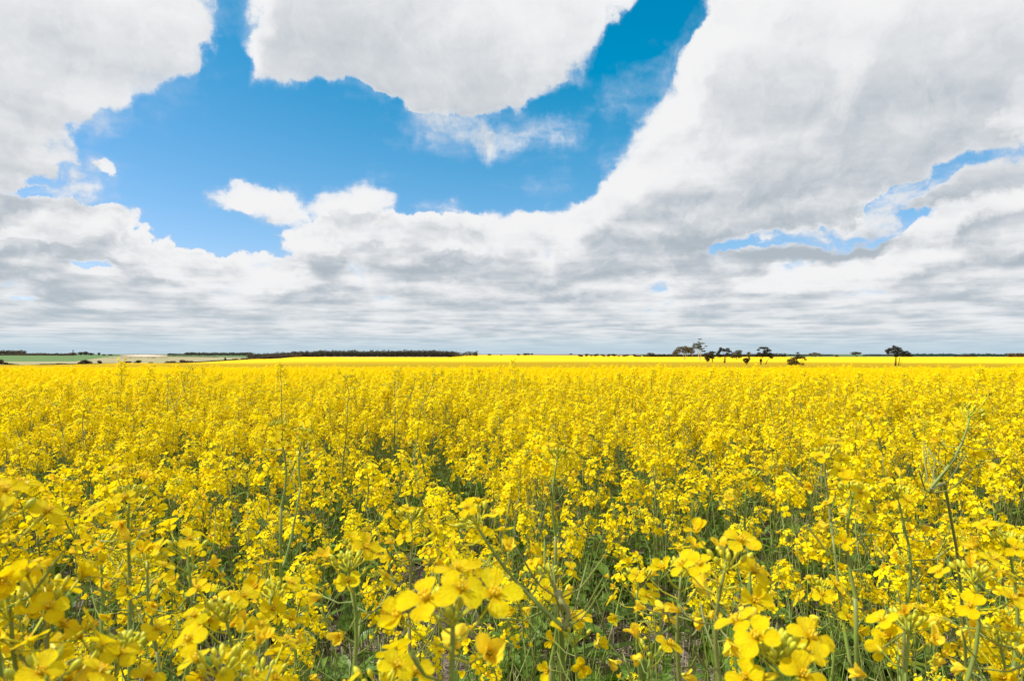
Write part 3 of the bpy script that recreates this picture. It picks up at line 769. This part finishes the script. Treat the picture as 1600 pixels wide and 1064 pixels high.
def frame(p, d, roll, s):
    q = Vector(d).normalized().to_track_quat('Z', 'Y')
    return Matrix.Translation(p) @ q.to_matrix().to_4x4() @ Matrix.Rotation(roll, 4, 'Z') @ Matrix.Diagonal((s, s, s, 1))

def raceme(rg, lod, n_open, n_wilt, n_bud, n_pod, size=.0100, lean=None, toward=None):
    """flower head growing along +Z from its base; returns the green part and the list of flowers (kind, variant, matrix).
    toward: direction the open flowers are inclined to face"""
    b = MB(); fl = []
    L = .030 + .0035 * n_open + .008 * n_pod
    k = 4 if lod < 2 else 3
    def rach(z): return Vector((.005 * math.sin(z * 40) * (1 if n_open % 2 else -1), .004 * math.sin(z * 33), z))
    top = L
    if lod < 2: b.tube([rach(L * i / 5) for i in range(6)], [.0014 * (1.2 - .6 * i / 5) for i in range(6)], 5, STE)
    ang = rg.uniform(0, 6)
    # dome of buds
    n_bud = int(n_bud * .75)
    for i in range(n_bud):
        ang += 2.39996; q = math.sqrt((i + .5) / n_bud)
        tilt = q * R(62)
        d = Vector((math.cos(ang) * math.sin(tilt), math.sin(ang) * math.sin(tilt), math.cos(tilt)))
        s = .0030 + .0032 * q
        o = rach(top) + Vector((0, 0, -.003 - q * .004))
        p = o + d * (.003 + .009 * q)
        if lod < 2 and q > .3: b.tube([o, p], .0005, 3, BUD)
        b.add_mb(BUDS[lod], frame(p, (d + Vector((0, 0, .5))), 0, s))
    # flowers round and below the dome
    z = top - .004
    for i in range(n_open + n_wilt):
        ang += 2.39996 + rg.gauss(0, .25); z -= rg.uniform(.0015, .0042)
        w_ = i >= n_open
        tilt = R(42 + 40 * min(1, i / 7) + rg.gauss(0, 9)) if not w_ else R(rg.uniform(75, 105))
        d = Vector((math.cos(ang) * math.sin(tilt), math.sin(ang) * math.sin(tilt), math.cos(tilt)))
        ped = rg.uniform(.014, .024) * (1 if not w_ else 1.1)
        o = rach(z); p = o + d * ped + Vector((0, 0, .003))
        mid = o + d * ped * .5 + Vector((0, 0, -.0012))
        if lod < 2: b.tube([o, mid, p], [.0006, .0005, .0007], 3, STE if w_ else BUD)
        if w_: kd = 2 if rg.random() < .6 else 1; face = d + Vector((0, 0, rg.uniform(-.7, .5)))
        else:
            kd = 0 if rg.random() < .70 else (1 if rg.random() < .6 else 2)
            face = d * .95 + Vector((0, 0, .5))
            if toward is not None: face = face * .7 + Vector(toward) * .8
        face += Vector((rg.gauss(0, .18), rg.gauss(0, .18), rg.gauss(0, .15)))
        fl.append((kd, rg.randrange(len(FLOW[lod][kd])), frame(p, face, rg.uniform(0, 6.28), size * rg.uniform(.86, 1.1))))
    # bare pedicels and young pods further down
    for i in range(n_pod):
        ang += 2.39996; z -= rg.uniform(.006, .012)
        if z < 0: break
        tilt = R(rg.uniform(55, 85)); d = Vector((math.cos(ang) * math.sin(tilt), math.sin(ang) * math.sin(tilt), math.cos(tilt)))
        o = rach(max(z, 0)); ped = rg.uniform(.012, .022)
        if lod < 2:
            e = o + d * ped; q = (d + Vector((0, 0, .7))).normalized(); pl = rg.uniform(.012, .026)
            b.tube([o, e, e + q * pl * .3, e + q * pl * .75, e + q * pl], [.0005, .0005, .0008, .0007, .0002], 4, STE)
    return b, fl

def leaf_mb(rg, L, W, lod=0):
    """clasping lance-shaped leaf with a wavy edge, growing along +X and drooping"""
    b = MB(); n = 9 if lod == 0 else (5 if lod == 1 else 3); ns = 4 if lod == 0 else 2
    V = []; x = z = 0.0; a = R(rg.uniform(25, 60)); dr = R(rg.uniform(-95, -40)); ph = rg.uniform(0, 6)
    for i in range(n + 1):
        t = i / n
        aa = a + dr * t
        if i: x += math.cos(aa) * L / n; z += math.sin(aa) * L / n
        w_ = W * .5 * (math.sin(PI * min(1, t * .86 + .13)) ** .8) * (1 + .14 * math.sin(t * 26 + ph))
        if i == n: w_ = W * .02
        for j in range(ns + 1):
            s = -1 + 2 * j / ns
            lift = .45 * abs(s) * w_ + .12 * w_ * math.sin(t * 17 + s * 3 + ph) * abs(s)
            V.append((x - math.sin(aa) * lift, s * w_, z + math.cos(aa) * lift))
    Q = [(i * (ns + 1) + j, (i + 1) * (ns + 1) + j, (i + 1) * (ns + 1) + j + 1, i * (ns + 1) + j + 1) for i in range(n) for j in range(ns)]
    b.add(V, Q, LEA)
    if lod == 0: b.tube([(0, 0, 0), tuple(V[(n // 2) * (ns + 1) + ns // 2])], [.0016, .0008], 4, STE)
    return b

def curve_pts(rg, p0, p1, n, wob, sag=0.0):
    p0, p1 = Vector(p0), Vector(p1); d = p1 - p0; L = d.length
    a, c = rg.uniform(-1, 1), rg.uniform(-1, 1); ph = rg.uniform(0, 6)
    out = []
    for i in range(n + 1):
        t = i / n; q = p0 + d * t
        q.x += (a * math.sin(PI * t) + .35 * math.sin(2 * PI * t + ph) * math.sin(PI * t)) * wob * L
        q.y += (c * math.sin(PI * t)) * wob * L
        q.z += sag * math.sin(PI * t) * L
        out.append(q)
    return out

def plan(rg, height, n_heads, spread=.12, tip=None, drop=.44):
    """skeleton of a plant rooted at the origin: stem curves and the frames of its flower heads"""
    tip = tip or Vector((rg.gauss(0, spread * .6), rg.gauss(0, spread * .6), height))
    main = curve_pts(rg, (0, 0, 0), tip, 10, .05)
    stems = [(main, [.0024 * (1.05 - .70 * i / 10) for i in range(11)])]
    heads = [(main[-1], (main[-1] - main[-2]).normalized() + Vector((rg.gauss(0, .2), rg.gauss(0, .2), .5)))]
    a = rg.uniform(0, 6)
    for h in range(n_heads - 1):
        i = min(7, 2 + int(rg.uniform(0, 5.2))); a += 2.4
        o = main[i]; hz = height * (1 - drop * rg.random() ** 1.4)
        r = spread * rg.uniform(.6, 1.5)
        e = Vector((o.x + math.cos(a) * r, o.y + math.sin(a) * r, max(hz, o.z + .06)))
        pts = []
        for q in range(7):
            t = q / 6
            pts.append(Vector((o.x + (e.x - o.x) * (t ** .75), o.y + (e.y - o.y) * (t ** .75), o.z + (e.z - o.z) * t ** 1.15)))
        stems.append((pts, [.0014 * (1.05 - .6 * q / 6) for q in range(7)]))
        heads.append((e, (pts[-1] - pts[-2]).normalized() + Vector((rg.gauss(0, .15), rg.gauss(0, .15), .4))))
    return stems, heads, main

def leaf_frames(rg, main, height, n):
    out = []; a = rg.uniform(0, 6)
    for i in range(n):
        t = rg.uniform(.08, .62); a += 2.4 + rg.gauss(0, .3)
        p = main[min(9, int(t * 10))]
        s = 1.25 - t
        out.append((p, a, s))
    return out

# ---- proto plants, medium detail: used for the individuals in the middle ground
prg = random.Random(21)
HEADM = []          # shared meshes of whole flower heads; the first six have flowers of the size seen right under the lens
for i in range(16):
    g, fl = raceme(prg, 1, prg.randint(10, 16), prg.randint(3, 6), prg.randint(12, 20), prg.randint(1, 3), .0093 if i < 6 else .0118)
    for kd, v, M in fl: g.add_mb(FLOW[1][kd][v], M)
    HEADM.append(g)
HEADMESH = [g.mesh('flower_head', PM) for g in HEADM]
LEAFMB = [leaf_mb(prg, prg.uniform(.08, .15), prg.uniform(.022, .045), 0) for _ in range(6)]
LEAFMESH = [g.mesh('leaf', PM) for g in LEAFMB]
LEAFMB1 = [leaf_mb(prg, prg.uniform(.08, .15), prg.uniform(.022, .045), 1) for _ in range(6)]

def make_plant(rg, height, n_heads, n_leaf, close=False):
    root = empty('canola_plant')
    stems, heads, main = plan(rg, height, n_heads)
    b = MB()
    for pts, rad in stems: b.tube(pts, rad, 6, STE)
    link('stem', b.mesh('stem', PM), root)
    for p, d in heads:
        link('flower_head', rg.choice(HEADMESH[:6] if close else HEADMESH[6:]), root, frame(p, d, rg.uniform(0, 6.28), rg.uniform(.88, 1.1)))
    for p, a, s in leaf_frames(rg, main, height, n_leaf):
        link('leaf', rg.choice(LEAFMESH), root, Matrix.Translation(p) @ Matrix.Rotation(a, 4, 'Z') @ Matrix.Scale(s, 4))
    return root

def copy_tree(o, parent=None):
    c = o.copy(); COL.objects.link(c); c.parent = parent
    for ch in o.children: copy_tree(ch, c)
    return c

# ---- the nearest plants: each built for its own place, head centred where it stands in the field
def near_plant(label, head, foot, diam=.0090, n_open=8, n_wilt=4, n_bud=24, n_pod=4, face=None, extra=(), leaves=3, rad=.0028, seed=1, via=None, lean=(0, 0, 1), cls='near'):
    """head: (px, py, depth) of the flower head; foot: (px, depth) where the stem leaves the soil; extra: more heads of the same plant"""
    rg = random.Random(seed * 17 + 3)
    H = at(*head)
    fx = (foot[0] - 800) / F * foot[1]; foot_p = Vector((fx, foot[1], zg(fx, foot[1])))
    root = empty('canola_plant', foot_p); tag(root, label, 'plant', 'canola plants nearest the camera')
    to_cam = (cam.location - H).normalized()
    b = MB(); heads = []
    # stem runs from the soil through its bend to the underside of the head
    ln = Vector(lean).normalized()
    base = H - foot_p - ln * (.027 + .0035 * n_open + .008 * n_pod)
    if via: mid = at(*via) - foot_p
    else: mid = Vector((base.x * .35, base.y * .35, base.z * .6))
    P = []
    L1, L2 = mid.length, (base - mid).length
    dm = (mid.normalized() * L2 + (base - mid).normalized() * L1).normalized()
    if via: d0_, dm = Vector((mid.x * .3, mid.y * .3, mid.z)).normalized(), (mid.normalized() + (base - mid).normalized() * 1.2).normalized()
    else: d0_ = Vector((0, 0, 1))
    for i in range(19):
        if i <= 9: f, p0, p1, m0, m1, LL = i / 9, Vector((0, 0, 0)), mid, d0_, dm, L1
        else: f, p0, p1, m0, m1, LL = (i - 9) / 9, mid, base, dm, ln, L2
        v = p0 * (2 * f ** 3 - 3 * f * f + 1) + m0 * LL * (f ** 3 - 2 * f * f + f) + p1 * (3 * f * f - 2 * f ** 3) + m1 * LL * (f ** 3 - f * f)
        P.append(v + Vector((.003 * math.sin(i * .9 + seed), .003 * math.cos(i * .7 + seed), 0)) * math.sin(PI * i / 18))
    b.tube(P, [rad * (1.15 - .55 * i / 18) for i in range(19)], 8, STE)
    heads.append((P[-1], ln, n_open, n_wilt, n_bud, n_pod, 1.0))
    for e in extra:                      # (px, py, depth, n_open, n_wilt, n_bud)
        E = at(e[0], e[1], e[2]) - foot_p - Vector((0, 0, .05))
        i0 = max([q for q in range(3, 17) if P[q].z < E.z - .08] or [3])
        o = P[i0]
        pts = [Vector((o.x + (E.x - o.x) * (q / 8) ** .8, o.y + (E.y - o.y) * (q / 8) ** .8, o.z + (E.z - o.z) * (q / 8) ** 1.2)) for q in range(9)]
        b.tube(pts, [rad * .62 * (1.1 - .5 * q / 8) for q in range(9)], 6, STE)
        heads.append((pts[-1], (pts[-1] - pts[-2]).normalized() + Vector((0, 0, .5)), e[3], e[4], e[5], 2, .95))
    # thin bare pedicels left on the stem
    for i in range(7):
        p = P[rg.randint(11, 17)]; a = rg.uniform(0, 6.28)
        d = Vector((math.cos(a), math.sin(a), rg.uniform(.2, .8))).normalized()
        b.tube([p, p + d * .016, p + d * .022 + Vector((0, 0, .003)), p + d * .034 + Vector((0, 0, .012)), p + d * .040 + Vector((0, 0, .018))], [.0006, .0005, .0008, .0007, .0001], 4, STE)
    link('stem', b.mesh('stem', PM), root)
    for (p, d, no, nw, nb, npd, sc) in heads:
        hm = frame(p, d, rg.uniform(0, 6.28), 1)
        tw = None
        if face is not None:
            tw = hm.to_3x3().inverted() @ (to_cam * face[0] + Vector((0, 0, 1)) * face[1])
        g, fl = raceme(rg, 0, no, nw, nb, npd, diam * sc, toward=tw)
        ho = link('flower_head', g.mesh('flower_head', PM), root, hm)
        for kd, v, M in fl: link('flower', FMESH[kd][v], ho, M)
    for p, a, s in leaf_frames(rg, P, base.z, leaves):
        link('leaf', rg.choice(LEAFMESH), root, Matrix.Translation(p) @ Matrix.Rotation(a, 4, 'Z') @ Matrix.Scale(s * .9, 4))
    return root

NEAR = [
    # label, head, foot, kwargs
    ('canola plant with the biggest open four-petalled flower, bottom left of centre, nearest of all', (700, 968, .255), (745, .36), dict(diam=.0104, n_open=6, n_wilt=1, n_bud=16, n_pod=1, face=(.9, .2), seed=1, leaves=1)),
    ('canola plant whose upright flower with four round petals stands clear right of centre', (1135, 880, .38), (1060, .62), dict(diam=.0096, n_open=7, n_wilt=4, n_bud=16, n_pod=4, face=(.7, .3), seed=2, leaves=2)),
    ('canola plant with a pointed cone of green buds over big open flowers, bottom right', (1205, 1018, .30), (1185, .42), dict(diam=.0096, n_open=8, n_wilt=2, n_bud=40, n_pod=2, face=(.7, .2), seed=3, leaves=1)),
    ('canola plant with two crowded heads side by side near the bottom right corner', (1415, 978, .40), (1450, .60), dict(n_open=7, n_wilt=4, n_bud=22, face=(.5, .3), seed=4, extra=[(1498, 965, .42, 9, 3, 18)], leaves=3)),
    ('canola plant entering from the left edge with one large flower high on its stem', (4, 805, .31), (-60, .42), dict(diam=.0096, n_open=5, n_wilt=3, n_bud=12, n_pod=4, face=(.5, .4), seed=5, leaves=1)),
    ('canola plant with a thick curving olive stem and crowded flowers, bottom left corner', (30, 950, .32), (130, .40), dict(diam=.0096, n_open=9, n_wilt=6, n_bud=16, n_pod=6, seed=6, rad=.0038, extra=[(70, 1000, .32, 8, 5, 10)], leaves=2)),
    ('canola plant half out of frame, dense head on the bottom edge, far left', (70, 1060, .27), (60, .34), dict(n_open=7, n_wilt=4, n_bud=10, seed=7, leaves=0)),
    ('canola plant on an arching stem with its head at centre', (742, 815, .47), (925, .50), dict(n_open=9, n_wilt=4, n_bud=22, n_pod=4, seed=8, via=(876, 925, .485), lean=(-.7, .1, .8), rad=.0028, leaves=1)),
    ('canola plant with a broad three-flowered head left of centre above the biggest flower', (548, 885, .44), (560, .60), dict(n_open=7, n_wilt=4, n_bud=20, face=(.5, .3), seed=9, leaves=2)),
    ('canola plant with flat open flowers beside green buds, lower left third', (355, 962, .40), (350, .58), dict(n_open=7, n_wilt=3, n_bud=26, face=(.5, .4), seed=10, leaves=2)),
    ('tallish canola plant with a loose head over the left third', (205, 775, .52), (230, .74), dict(n_open=7, n_wilt=7, n_bud=20, n_pod=6, seed=11, leaves=2)),
    ('canola plant with a two-tiered head just right of the loose left-hand one', (290, 862, .47), (330, .66), dict(n_open=9, n_wilt=5, n_bud=20, seed=12, extra=[(245, 905, .5, 5, 4, 12)], leaves=2)),
    ('canola plant with one flat-faced flower low in the left third', (425, 930, .46), (440, .62), dict(n_open=8, n_wilt=3, n_bud=18, face=(.6, .3), seed=13, leaves=2)),
    ('canola plant with a wide head on the bottom edge, left of the corner cluster', (178, 1022, .33), (190, .44), dict(n_open=11, n_wilt=3, n_bud=28, face=(.4, .5), seed=14, leaves=1)),
    ('canola plant cropped by the bottom edge with big petals below the left third', (350, 1048, .31), (350, .40), dict(n_open=7, n_wilt=2, n_bud=20, face=(.5, .3), seed=15, leaves=1)),
    ('canola plant cropped by the bottom edge just left of the biggest flower', (415, 1060, .36), (430, .46), dict(n_open=9, n_wilt=4, n_bud=16, seed=16, leaves=1)),
    ('tall canola plant with a long wavy bare stem reaching the far crop at the right', (1512, 645, .62), (1485, .80), dict(diam=.0088, n_open=9, n_wilt=6, n_bud=14, n_pod=2, seed=17, via=(1476, 760, .66), lean=(.45, 0, .9), leaves=2, rad=.0017)),
    ('canola plant with a soft yellow head under the wavy tall stem', (1335, 770, .55), (1330, .76), dict(n_open=7, n_wilt=5, n_bud=20, seed=18, extra=[(1300, 745, .6, 7, 3, 14)], leaves=2)),
    ('canola plant with a solitary drooping side flower right of centre', (1062, 893, .46), (1085, .64), dict(n_open=5, n_wilt=5, n_bud=12, n_pod=4, seed=19, leaves=2)),
    ('canola plant with a compact head on the right edge', (1582, 850, .52), (1560, .70), dict(n_open=9, n_wilt=4, n_bud=20, seed=20, leaves=2)),
    ('canola plant with a straight green stem and a head at middle right', (1410, 775, .62), (1418, .80), dict(n_open=9, n_wilt=4, n_bud=20, n_pod=6, seed=21, leaves=2)),
    ('canola plant with two spent flowers hanging low at the bottom centre right', (1025, 1025, .46), (1030, .56), dict(n_open=2, n_wilt=4, n_bud=8, n_pod=4, seed=22, leaves=3)),
    ('canola plant with folded flowers hanging right of the biggest flower', (900, 1000, .52), (880, .62), dict(n_open=3, n_wilt=5, n_bud=10, seed=23, leaves=3)),
    ('canola plant with small flat open flowers low at the bottom right of centre', (1000, 905, .60), (990, .74), dict(n_open=8, n_wilt=4, n_bud=20, seed=24, leaves=3)),
    ('canola plant with a dense rounded head between the arching stem and the left third', (640, 810, .62), (650, .8), dict(n_open=9, n_wilt=4, n_bud=22, seed=25, leaves=2)),
    ('tall canola plant raising its head above the others left of centre', (440, 668, .85), (436, 1.05), dict(n_open=9, n_wilt=4, n_bud=22, n_pod=5, seed=26, extra=[(470, 700, .9, 7, 3, 12)], leaves=2)),
    ('tall canola plant with a bright head just right of centre', (868, 712, .78), (880, .98), dict(n_open=9, n_wilt=4, n_bud=22, n_pod=4, seed=27, leaves=2)),
    ('canola plant with a small group of flowers low at the lower left, above bare soil', (160, 850, .62), (150, .78), dict(n_open=7, n_wilt=4, n_bud=16, seed=28, leaves=3)),
    ('canola plant with a ring of petals at the lower right edge', (1560, 1000, .44), (1575, .56), dict(n_open=8, n_wilt=4, n_bud=16, seed=29, leaves=3)),
    ('canola plant with a head high in the right third between two stems', (1170, 745, .74), (1180, .92), dict(n_open=9, n_wilt=4, n_bud=20, seed=30, leaves=2)),
    ('canola plant with loose flowers in front of the dark gap at lower right', (1290, 920, .60), (1300, .74), dict(n_open=8, n_wilt=5, n_bud=18, n_pod=5, seed=31, leaves=3)),
    ('canola plant with a flower head low and left of the cone of buds', (860, 900, .66), (870, .84), dict(n_open=7, n_wilt=4, n_bud=20, seed=32, leaves=3)),
    ('canola plant just breaking the bottom edge right of the biggest flower', (600, 1075, .30), (600, .36), dict(n_open=7, n_wilt=2, n_bud=10, seed=33, leaves=0)),
    ('tall thin canola plant whose head just touches the skyline left of centre', (440, 572, 3.0), (443, 3.05), dict(n_open=12, n_wilt=5, n_bud=24, n_pod=0, seed=34, leaves=2)),
    ('canola plant with a twin head rising to the skyline below the dark wood', (618, 582, 2.7), (612, 2.9), dict(n_open=12, n_wilt=5, n_bud=20, n_pod=6, seed=35, extra=[(640, 600, 2.7, 9, 4, 14)], leaves=2)),
    ('canola plant leaning right with its head near the skyline, right of the twin head', (680, 588, 2.6), (668, 2.8), dict(n_open=9, n_wilt=4, n_bud=18, n_pod=6, seed=36, lean=(.4, 0, .9), leaves=2)),
    ('canola plant standing proud of the crop between the skyline head and the twin head', (543, 590, 2.6), (530, 2.8), dict(n_open=12, n_wilt=4, n_bud=18, n_pod=5, seed=37, leaves=2)),
    ('canola plant with a head just above the crop left of the skyline plant', (262, 588, 3.3), (262, 3.4), dict(n_open=7, n_wilt=3, n_bud=18, n_pod=5, seed=38, extra=[(292, 582, 3.4, 9, 3, 14)], leaves=2)),
]
for lab, head, foot, kw in NEAR: near_plant(lab, head, foot, **kw)

# ---- individual plants of the foreground: built once each kind, then copied
NKIND = 20
kinds = []
for i in range(NKIND):
    h = .74
    r = make_plant(prg, h, prg.choice([3, 3, 4, 4, 5]), prg.randint(3, 5), i < 8)
    tag(r, 'yellow-flowering canola plant standing in the crowded foreground crop', 'plant', 'canola plants of the foreground crop')
    kinds.append(r)

DENS = 50.0
srg = random.Random(77)
pts = []           # jittered grid so that plants keep their distance
step = 1 / math.sqrt(DENS)
YMAX = 34.0
def plant_height(rg, x, y):
    g = .5 + .5 * mnoise.noise(Vector((x * .9, y * .9, 2)))
    h = .64 + .13 * g + rg.gauss(0, .045)
    if rg.random() < .04: h += rg.uniform(.04, .15)
    return min(max(h, .48), .93)
heads_near = [(h[0], h[1]) for _, _, h, _ in [(0, 0, (at(*n[1]).x, at(*n[1]).y), 0) for n in NEAR]]
feet_near = [((n[2][0] - 800) / F * n[2][1], n[2][1]) for n in NEAR]
j = 0
y = .55
while y < YMAX:
    half = y * .86 + .8
    x = -half
    while x < half:
        px_, py_ = x + srg.uniform(-.45, .45) * step, y + srg.uniform(-.45, .45) * step
        x += step
        dd = math.hypot(px_, py_)
        if dd < .56: continue
        # patchy stand near the camera, closing up with distance
        thin = mnoise.noise(Vector((px_ * 1.3, py_ * 1.3, 8)))
        if dd < 2.8 and thin < -.16 and srg.random() < .65: continue
        if dd > 2.8 and thin < -.28 and srg.random() < .4: continue
        if srg.random() < .06: continue
        if any((px_ - fx) ** 2 + (py_ - fy) ** 2 < .09 ** 2 for fx, fy in feet_near): continue
        pts.append((px_, py_, dd))
    y += step
def visible(p): return abs(p[0]) < p[1] * .80 + .15
pts.sort(key=lambda p: (0 if visible(p) else 1, p[2]))
NIND = 300 - len(NEAR)
indiv, rest = pts[:NIND], pts[NIND:]
fresh = set(range(NKIND))
for i, (x, y, d) in enumerate(indiv):
    h = plant_height(srg, x, y)
    # nobody stands taller than the lens right in front of it
    if d < 1.8: h = min(h, CAMZ - .36 - .08 * srg.random() + .08 * max(0, d - .7))
    kd = srg.randrange(8) if d < 1.5 else 8 + srg.randrange(12)
    if kd in fresh: o = kinds[kd]; fresh.discard(kd)
    else: o = copy_tree(kinds[kd])
    o.location = (x, y, zg(x, y)); o.rotation_euler = (srg.gauss(0, .05), srg.gauss(0, .05), srg.uniform(0, 6.28))
    s = h / .74; o.scale = (.5 + .5 * s,) * 2 + (s,)
print('individual plants', len(indiv), 'to', max(p[2] for p in indiv), 'rest', len(rest))

# ---- the rest of the crop as one object: points that carry low-detail plants
def proto_collection(name, objs):
    c = bpy.data.collections.new(name)
    for o in objs: c.objects.link(o)
    return c

def flat_plant(rg, lod, name):
    stems, heads, main = plan(rg, .74, rg.choice([4, 5, 5, 6]), .16, None, .28)
    b = MB()
    for p_, r_ in stems: b.tube(p_[::(1 if lod == 1 else 2)], [q * (1 if lod == 1 else .9) for q in r_[::(1 if lod == 1 else 2)]], 4 if lod == 1 else 3, STE, False)
    for p, d in heads:
        M = frame(p, d, rg.uniform(0, 6.28), rg.uniform(.9, 1.1))
        if lod == 1: b.add_mb(rg.choice(HEADM[6:]), M)
        else:
            g, fl = raceme(rg, 2, rg.randint(9, 14), rg.randint(2, 5), 7, 0, .0132)
            for kd, v, MM in fl: g.add_mb(FLOW[2][kd][v], MM)
            b.add_mb(g, M)
    for p, a, s in leaf_frames(rg, main, .74, 4 if lod == 1 else 3):
        b.add_mb(rg.choice(LEAFMB1), Matrix.Translation(p) @ Matrix.Rotation(a, 4, 'Z') @ Matrix.Scale(s, 4))
    me = b.mesh(name, PM)
    return bpy.data.objects.new(name, me)

midp = [flat_plant(prg, 1, 'crop_a%02d' % i) for i in range(10)]
lowp = [flat_plant(prg, 2, 'crop_b%02d' % i) for i in range(10)]
cropcol = proto_collection('crop_kinds', midp + lowp)

def scatter(name, label, items, col, cat, mats):
    """items: (x, y, z, index, rx, ry, rz, sxy, sz) -> one object with instances on its points"""
    me = bpy.data.meshes.new(name)
    me.from_pydata([i[:3] for i in items], [], [])
    def attr(nm, typ, vals, key='value'):
        a = me.attributes.new(nm, typ, 'POINT'); a.data.foreach_set(key, vals)
    attr('kind_index', 'INT', [i[3] for i in items])
    attr('turn', 'FLOAT_VECTOR', [v for i in items for v in i[4:7]], 'vector')
    attr('size', 'FLOAT_VECTOR', [v for i in items for v in (i[7], i[7], i[8])], 'vector')
    o = link(name, me)
    g = bpy.data.node_groups.new(name + '_scatter', 'GeometryNodeTree')
    g.interface.new_socket('Geometry', in_out='INPUT', socket_type='NodeSocketGeometry')
    g.interface.new_socket('Geometry', in_out='OUTPUT', socket_type='NodeSocketGeometry')
    n = g.nodes.new; L = g.links.new
    gi, go = n('NodeGroupInput'), n('NodeGroupOutput')
    ci = n('GeometryNodeCollectionInfo'); ci.inputs['Collection'].default_value = col
    ci.inputs['Separate Children'].default_value = True; ci.inputs['Reset Children'].default_value = True
    ip = n('GeometryNodeInstanceOnPoints'); ip.inputs['Pick Instance'].default_value = True
    def na(nm, typ):
        a = n('GeometryNodeInputNamedAttribute'); a.data_type = typ; a.inputs['Name'].default_value = nm; return a.outputs['Attribute']
    L(gi.outputs[0], ip.inputs['Points']); L(ci.outputs[0], ip.inputs['Instance'])
    L(na('kind_index', 'INT'), ip.inputs['Instance Index'])
    e = n('FunctionNodeEulerToRotation'); L(na('turn', 'FLOAT_VECTOR'), e.inputs[0]); L(e.outputs[0], ip.inputs['Rotation'])
    L(na('size', 'FLOAT_VECTOR'), ip.inputs['Scale'])
    L(ip.outputs[0], go.inputs[0])
    md = o.modifiers.new('scatter', 'NODES'); md.node_group = g
    tag(o, label, cat, kind='stuff')
    return o

items = []
for (x, y, d) in rest:
    if d > 12 and srg.random() > 1 - (d - 12) / 60: continue
    h = plant_height(srg, x, y) + (.03 if d > 4 else 0)
    s = h / .74
    idx = srg.randrange(10) if d < 7.5 else 10 + srg.randrange(10)
    fat = 1.0 if d < 12 else 1 + (d - 12) * .012
    items.append((x, y, zg(x, y), idx, srg.gauss(0, .06), srg.gauss(0, .06), srg.uniform(0, 6.28), (.5 + .5 * s) * fat, s))
scatter('canola_crop', 'dense yellow canola in flower filling the middle of the field', items, cropcol, 'crop', PM)

# ---- green undergrowth between the rows
def weed(rg, i):
    b = MB(); kind = i % 4
    if kind < 2:
        for _ in range(rg.randint(9, 14)):      # grassy blades and thin stalks
            a = rg.uniform(0, 6.28); h = rg.uniform(.12, .34); r = rg.uniform(.02, .10); o = Vector((rg.gauss(0, .03), rg.gauss(0, .03), 0))
            w_ = rg.uniform(.0015, .0035); V = []
            for q in range(5):
                t = q / 4; p = o + Vector((math.cos(a) * r * t * t, math.sin(a) * r * t * t, h * (t - .18 * t * t)))
                sd = Vector((-math.sin(a), math.cos(a), 0)) * w_ * (1 - t) ** .6
                V += [p - sd, p + sd]
            b.add(V, [(2 * q, 2 * q + 1, 2 * q + 3, 2 * q + 2) for q in range(4)], 0)
    else:
        for _ in range(rg.randint(5, 8)):       # broad young canola leaves
            l = leaf_mb(rg, rg.uniform(.09, .20), rg.uniform(.03, .06), 1)
            l.m = [1] * len(l.m)
            b.add_mb(l, Matrix.Translation((rg.gauss(0, .03), rg.gauss(0, .03), rg.uniform(0, .16))) @ Matrix.Rotation(rg.uniform(0, 6.28), 4, 'Z'))
        for _ in range(4):
            b.tube(curve_pts(rg, (0, 0, 0), (rg.gauss(0, .06), rg.gauss(0, .06), rg.uniform(.15, .38)), 5, .08), .0014, 4, 2)
    return bpy.data.objects.new('weed_%02d' % i, b.mesh('weed', [M_WEED, M_LEAF, M_STEM]))
wcol = proto_collection('weed_kinds', [weed(prg, i) for i in range(10)])
items = []
for _ in range(5200):
    y = .35 + 11 * srg.random() ** 1.7
    x = srg.uniform(-1, 1) * (y * .86 + .5)
    t = mnoise.noise(Vector((x * 1.6, y * 1.6, 20)))
    if t < -.12 and srg.random() < .75 and y < 5: continue
    s = srg.uniform(.6, 1.15)
    items.append((x, y, zg(x, y) + .005, srg.randrange(10), srg.gauss(0, .15), srg.gauss(0, .15), srg.uniform(0, 6.28), s, s))
scatter('undergrowth', 'grassy green blades and young leaves under the flowers', items, wcol, 'undergrowth', None)

# ---- straw and stubble bits on the soil
def straw(rg, i):
    b = MB()
    for _ in range(10):
        a = rg.uniform(0, 6.28); L_ = rg.uniform(.02, .12); o = Vector((rg.gauss(0, .06), rg.gauss(0, .06), rg.uniform(.004, .02)))
        el_ = rg.choice([0, 0, 0, .1, 1.3]) + rg.gauss(0, .08)
        d = Vector((math.cos(a) * math.cos(el_), math.sin(a) * math.cos(el_), abs(math.sin(el_))))
        b.tube([o, o + d * L_ * .5 + Vector((0, 0, .002)), o + d * L_], rg.uniform(.0008, .002), 4, 0)
    return bpy.data.objects.new('straw_%02d' % i, b.mesh('straw', [M_STRAW]))
scol = proto_collection('straw_kinds', [straw(prg, i) for i in range(6)])
items = []
for _ in range(2600):
    y = .3 + 5 * srg.random() ** 1.3; x = srg.uniform(-1, 1) * (y * .86 + .4)
    items.append((x, y, zg(x, y) + .012, srg.randrange(6), srg.gauss(0, .1), srg.gauss(0, .1), srg.uniform(0, 6.28), srg.uniform(.6, 1.2), 1.0))
scatter('straw_litter', 'dry straw and stubble lying on the soil', items, scol, 'straw', None)
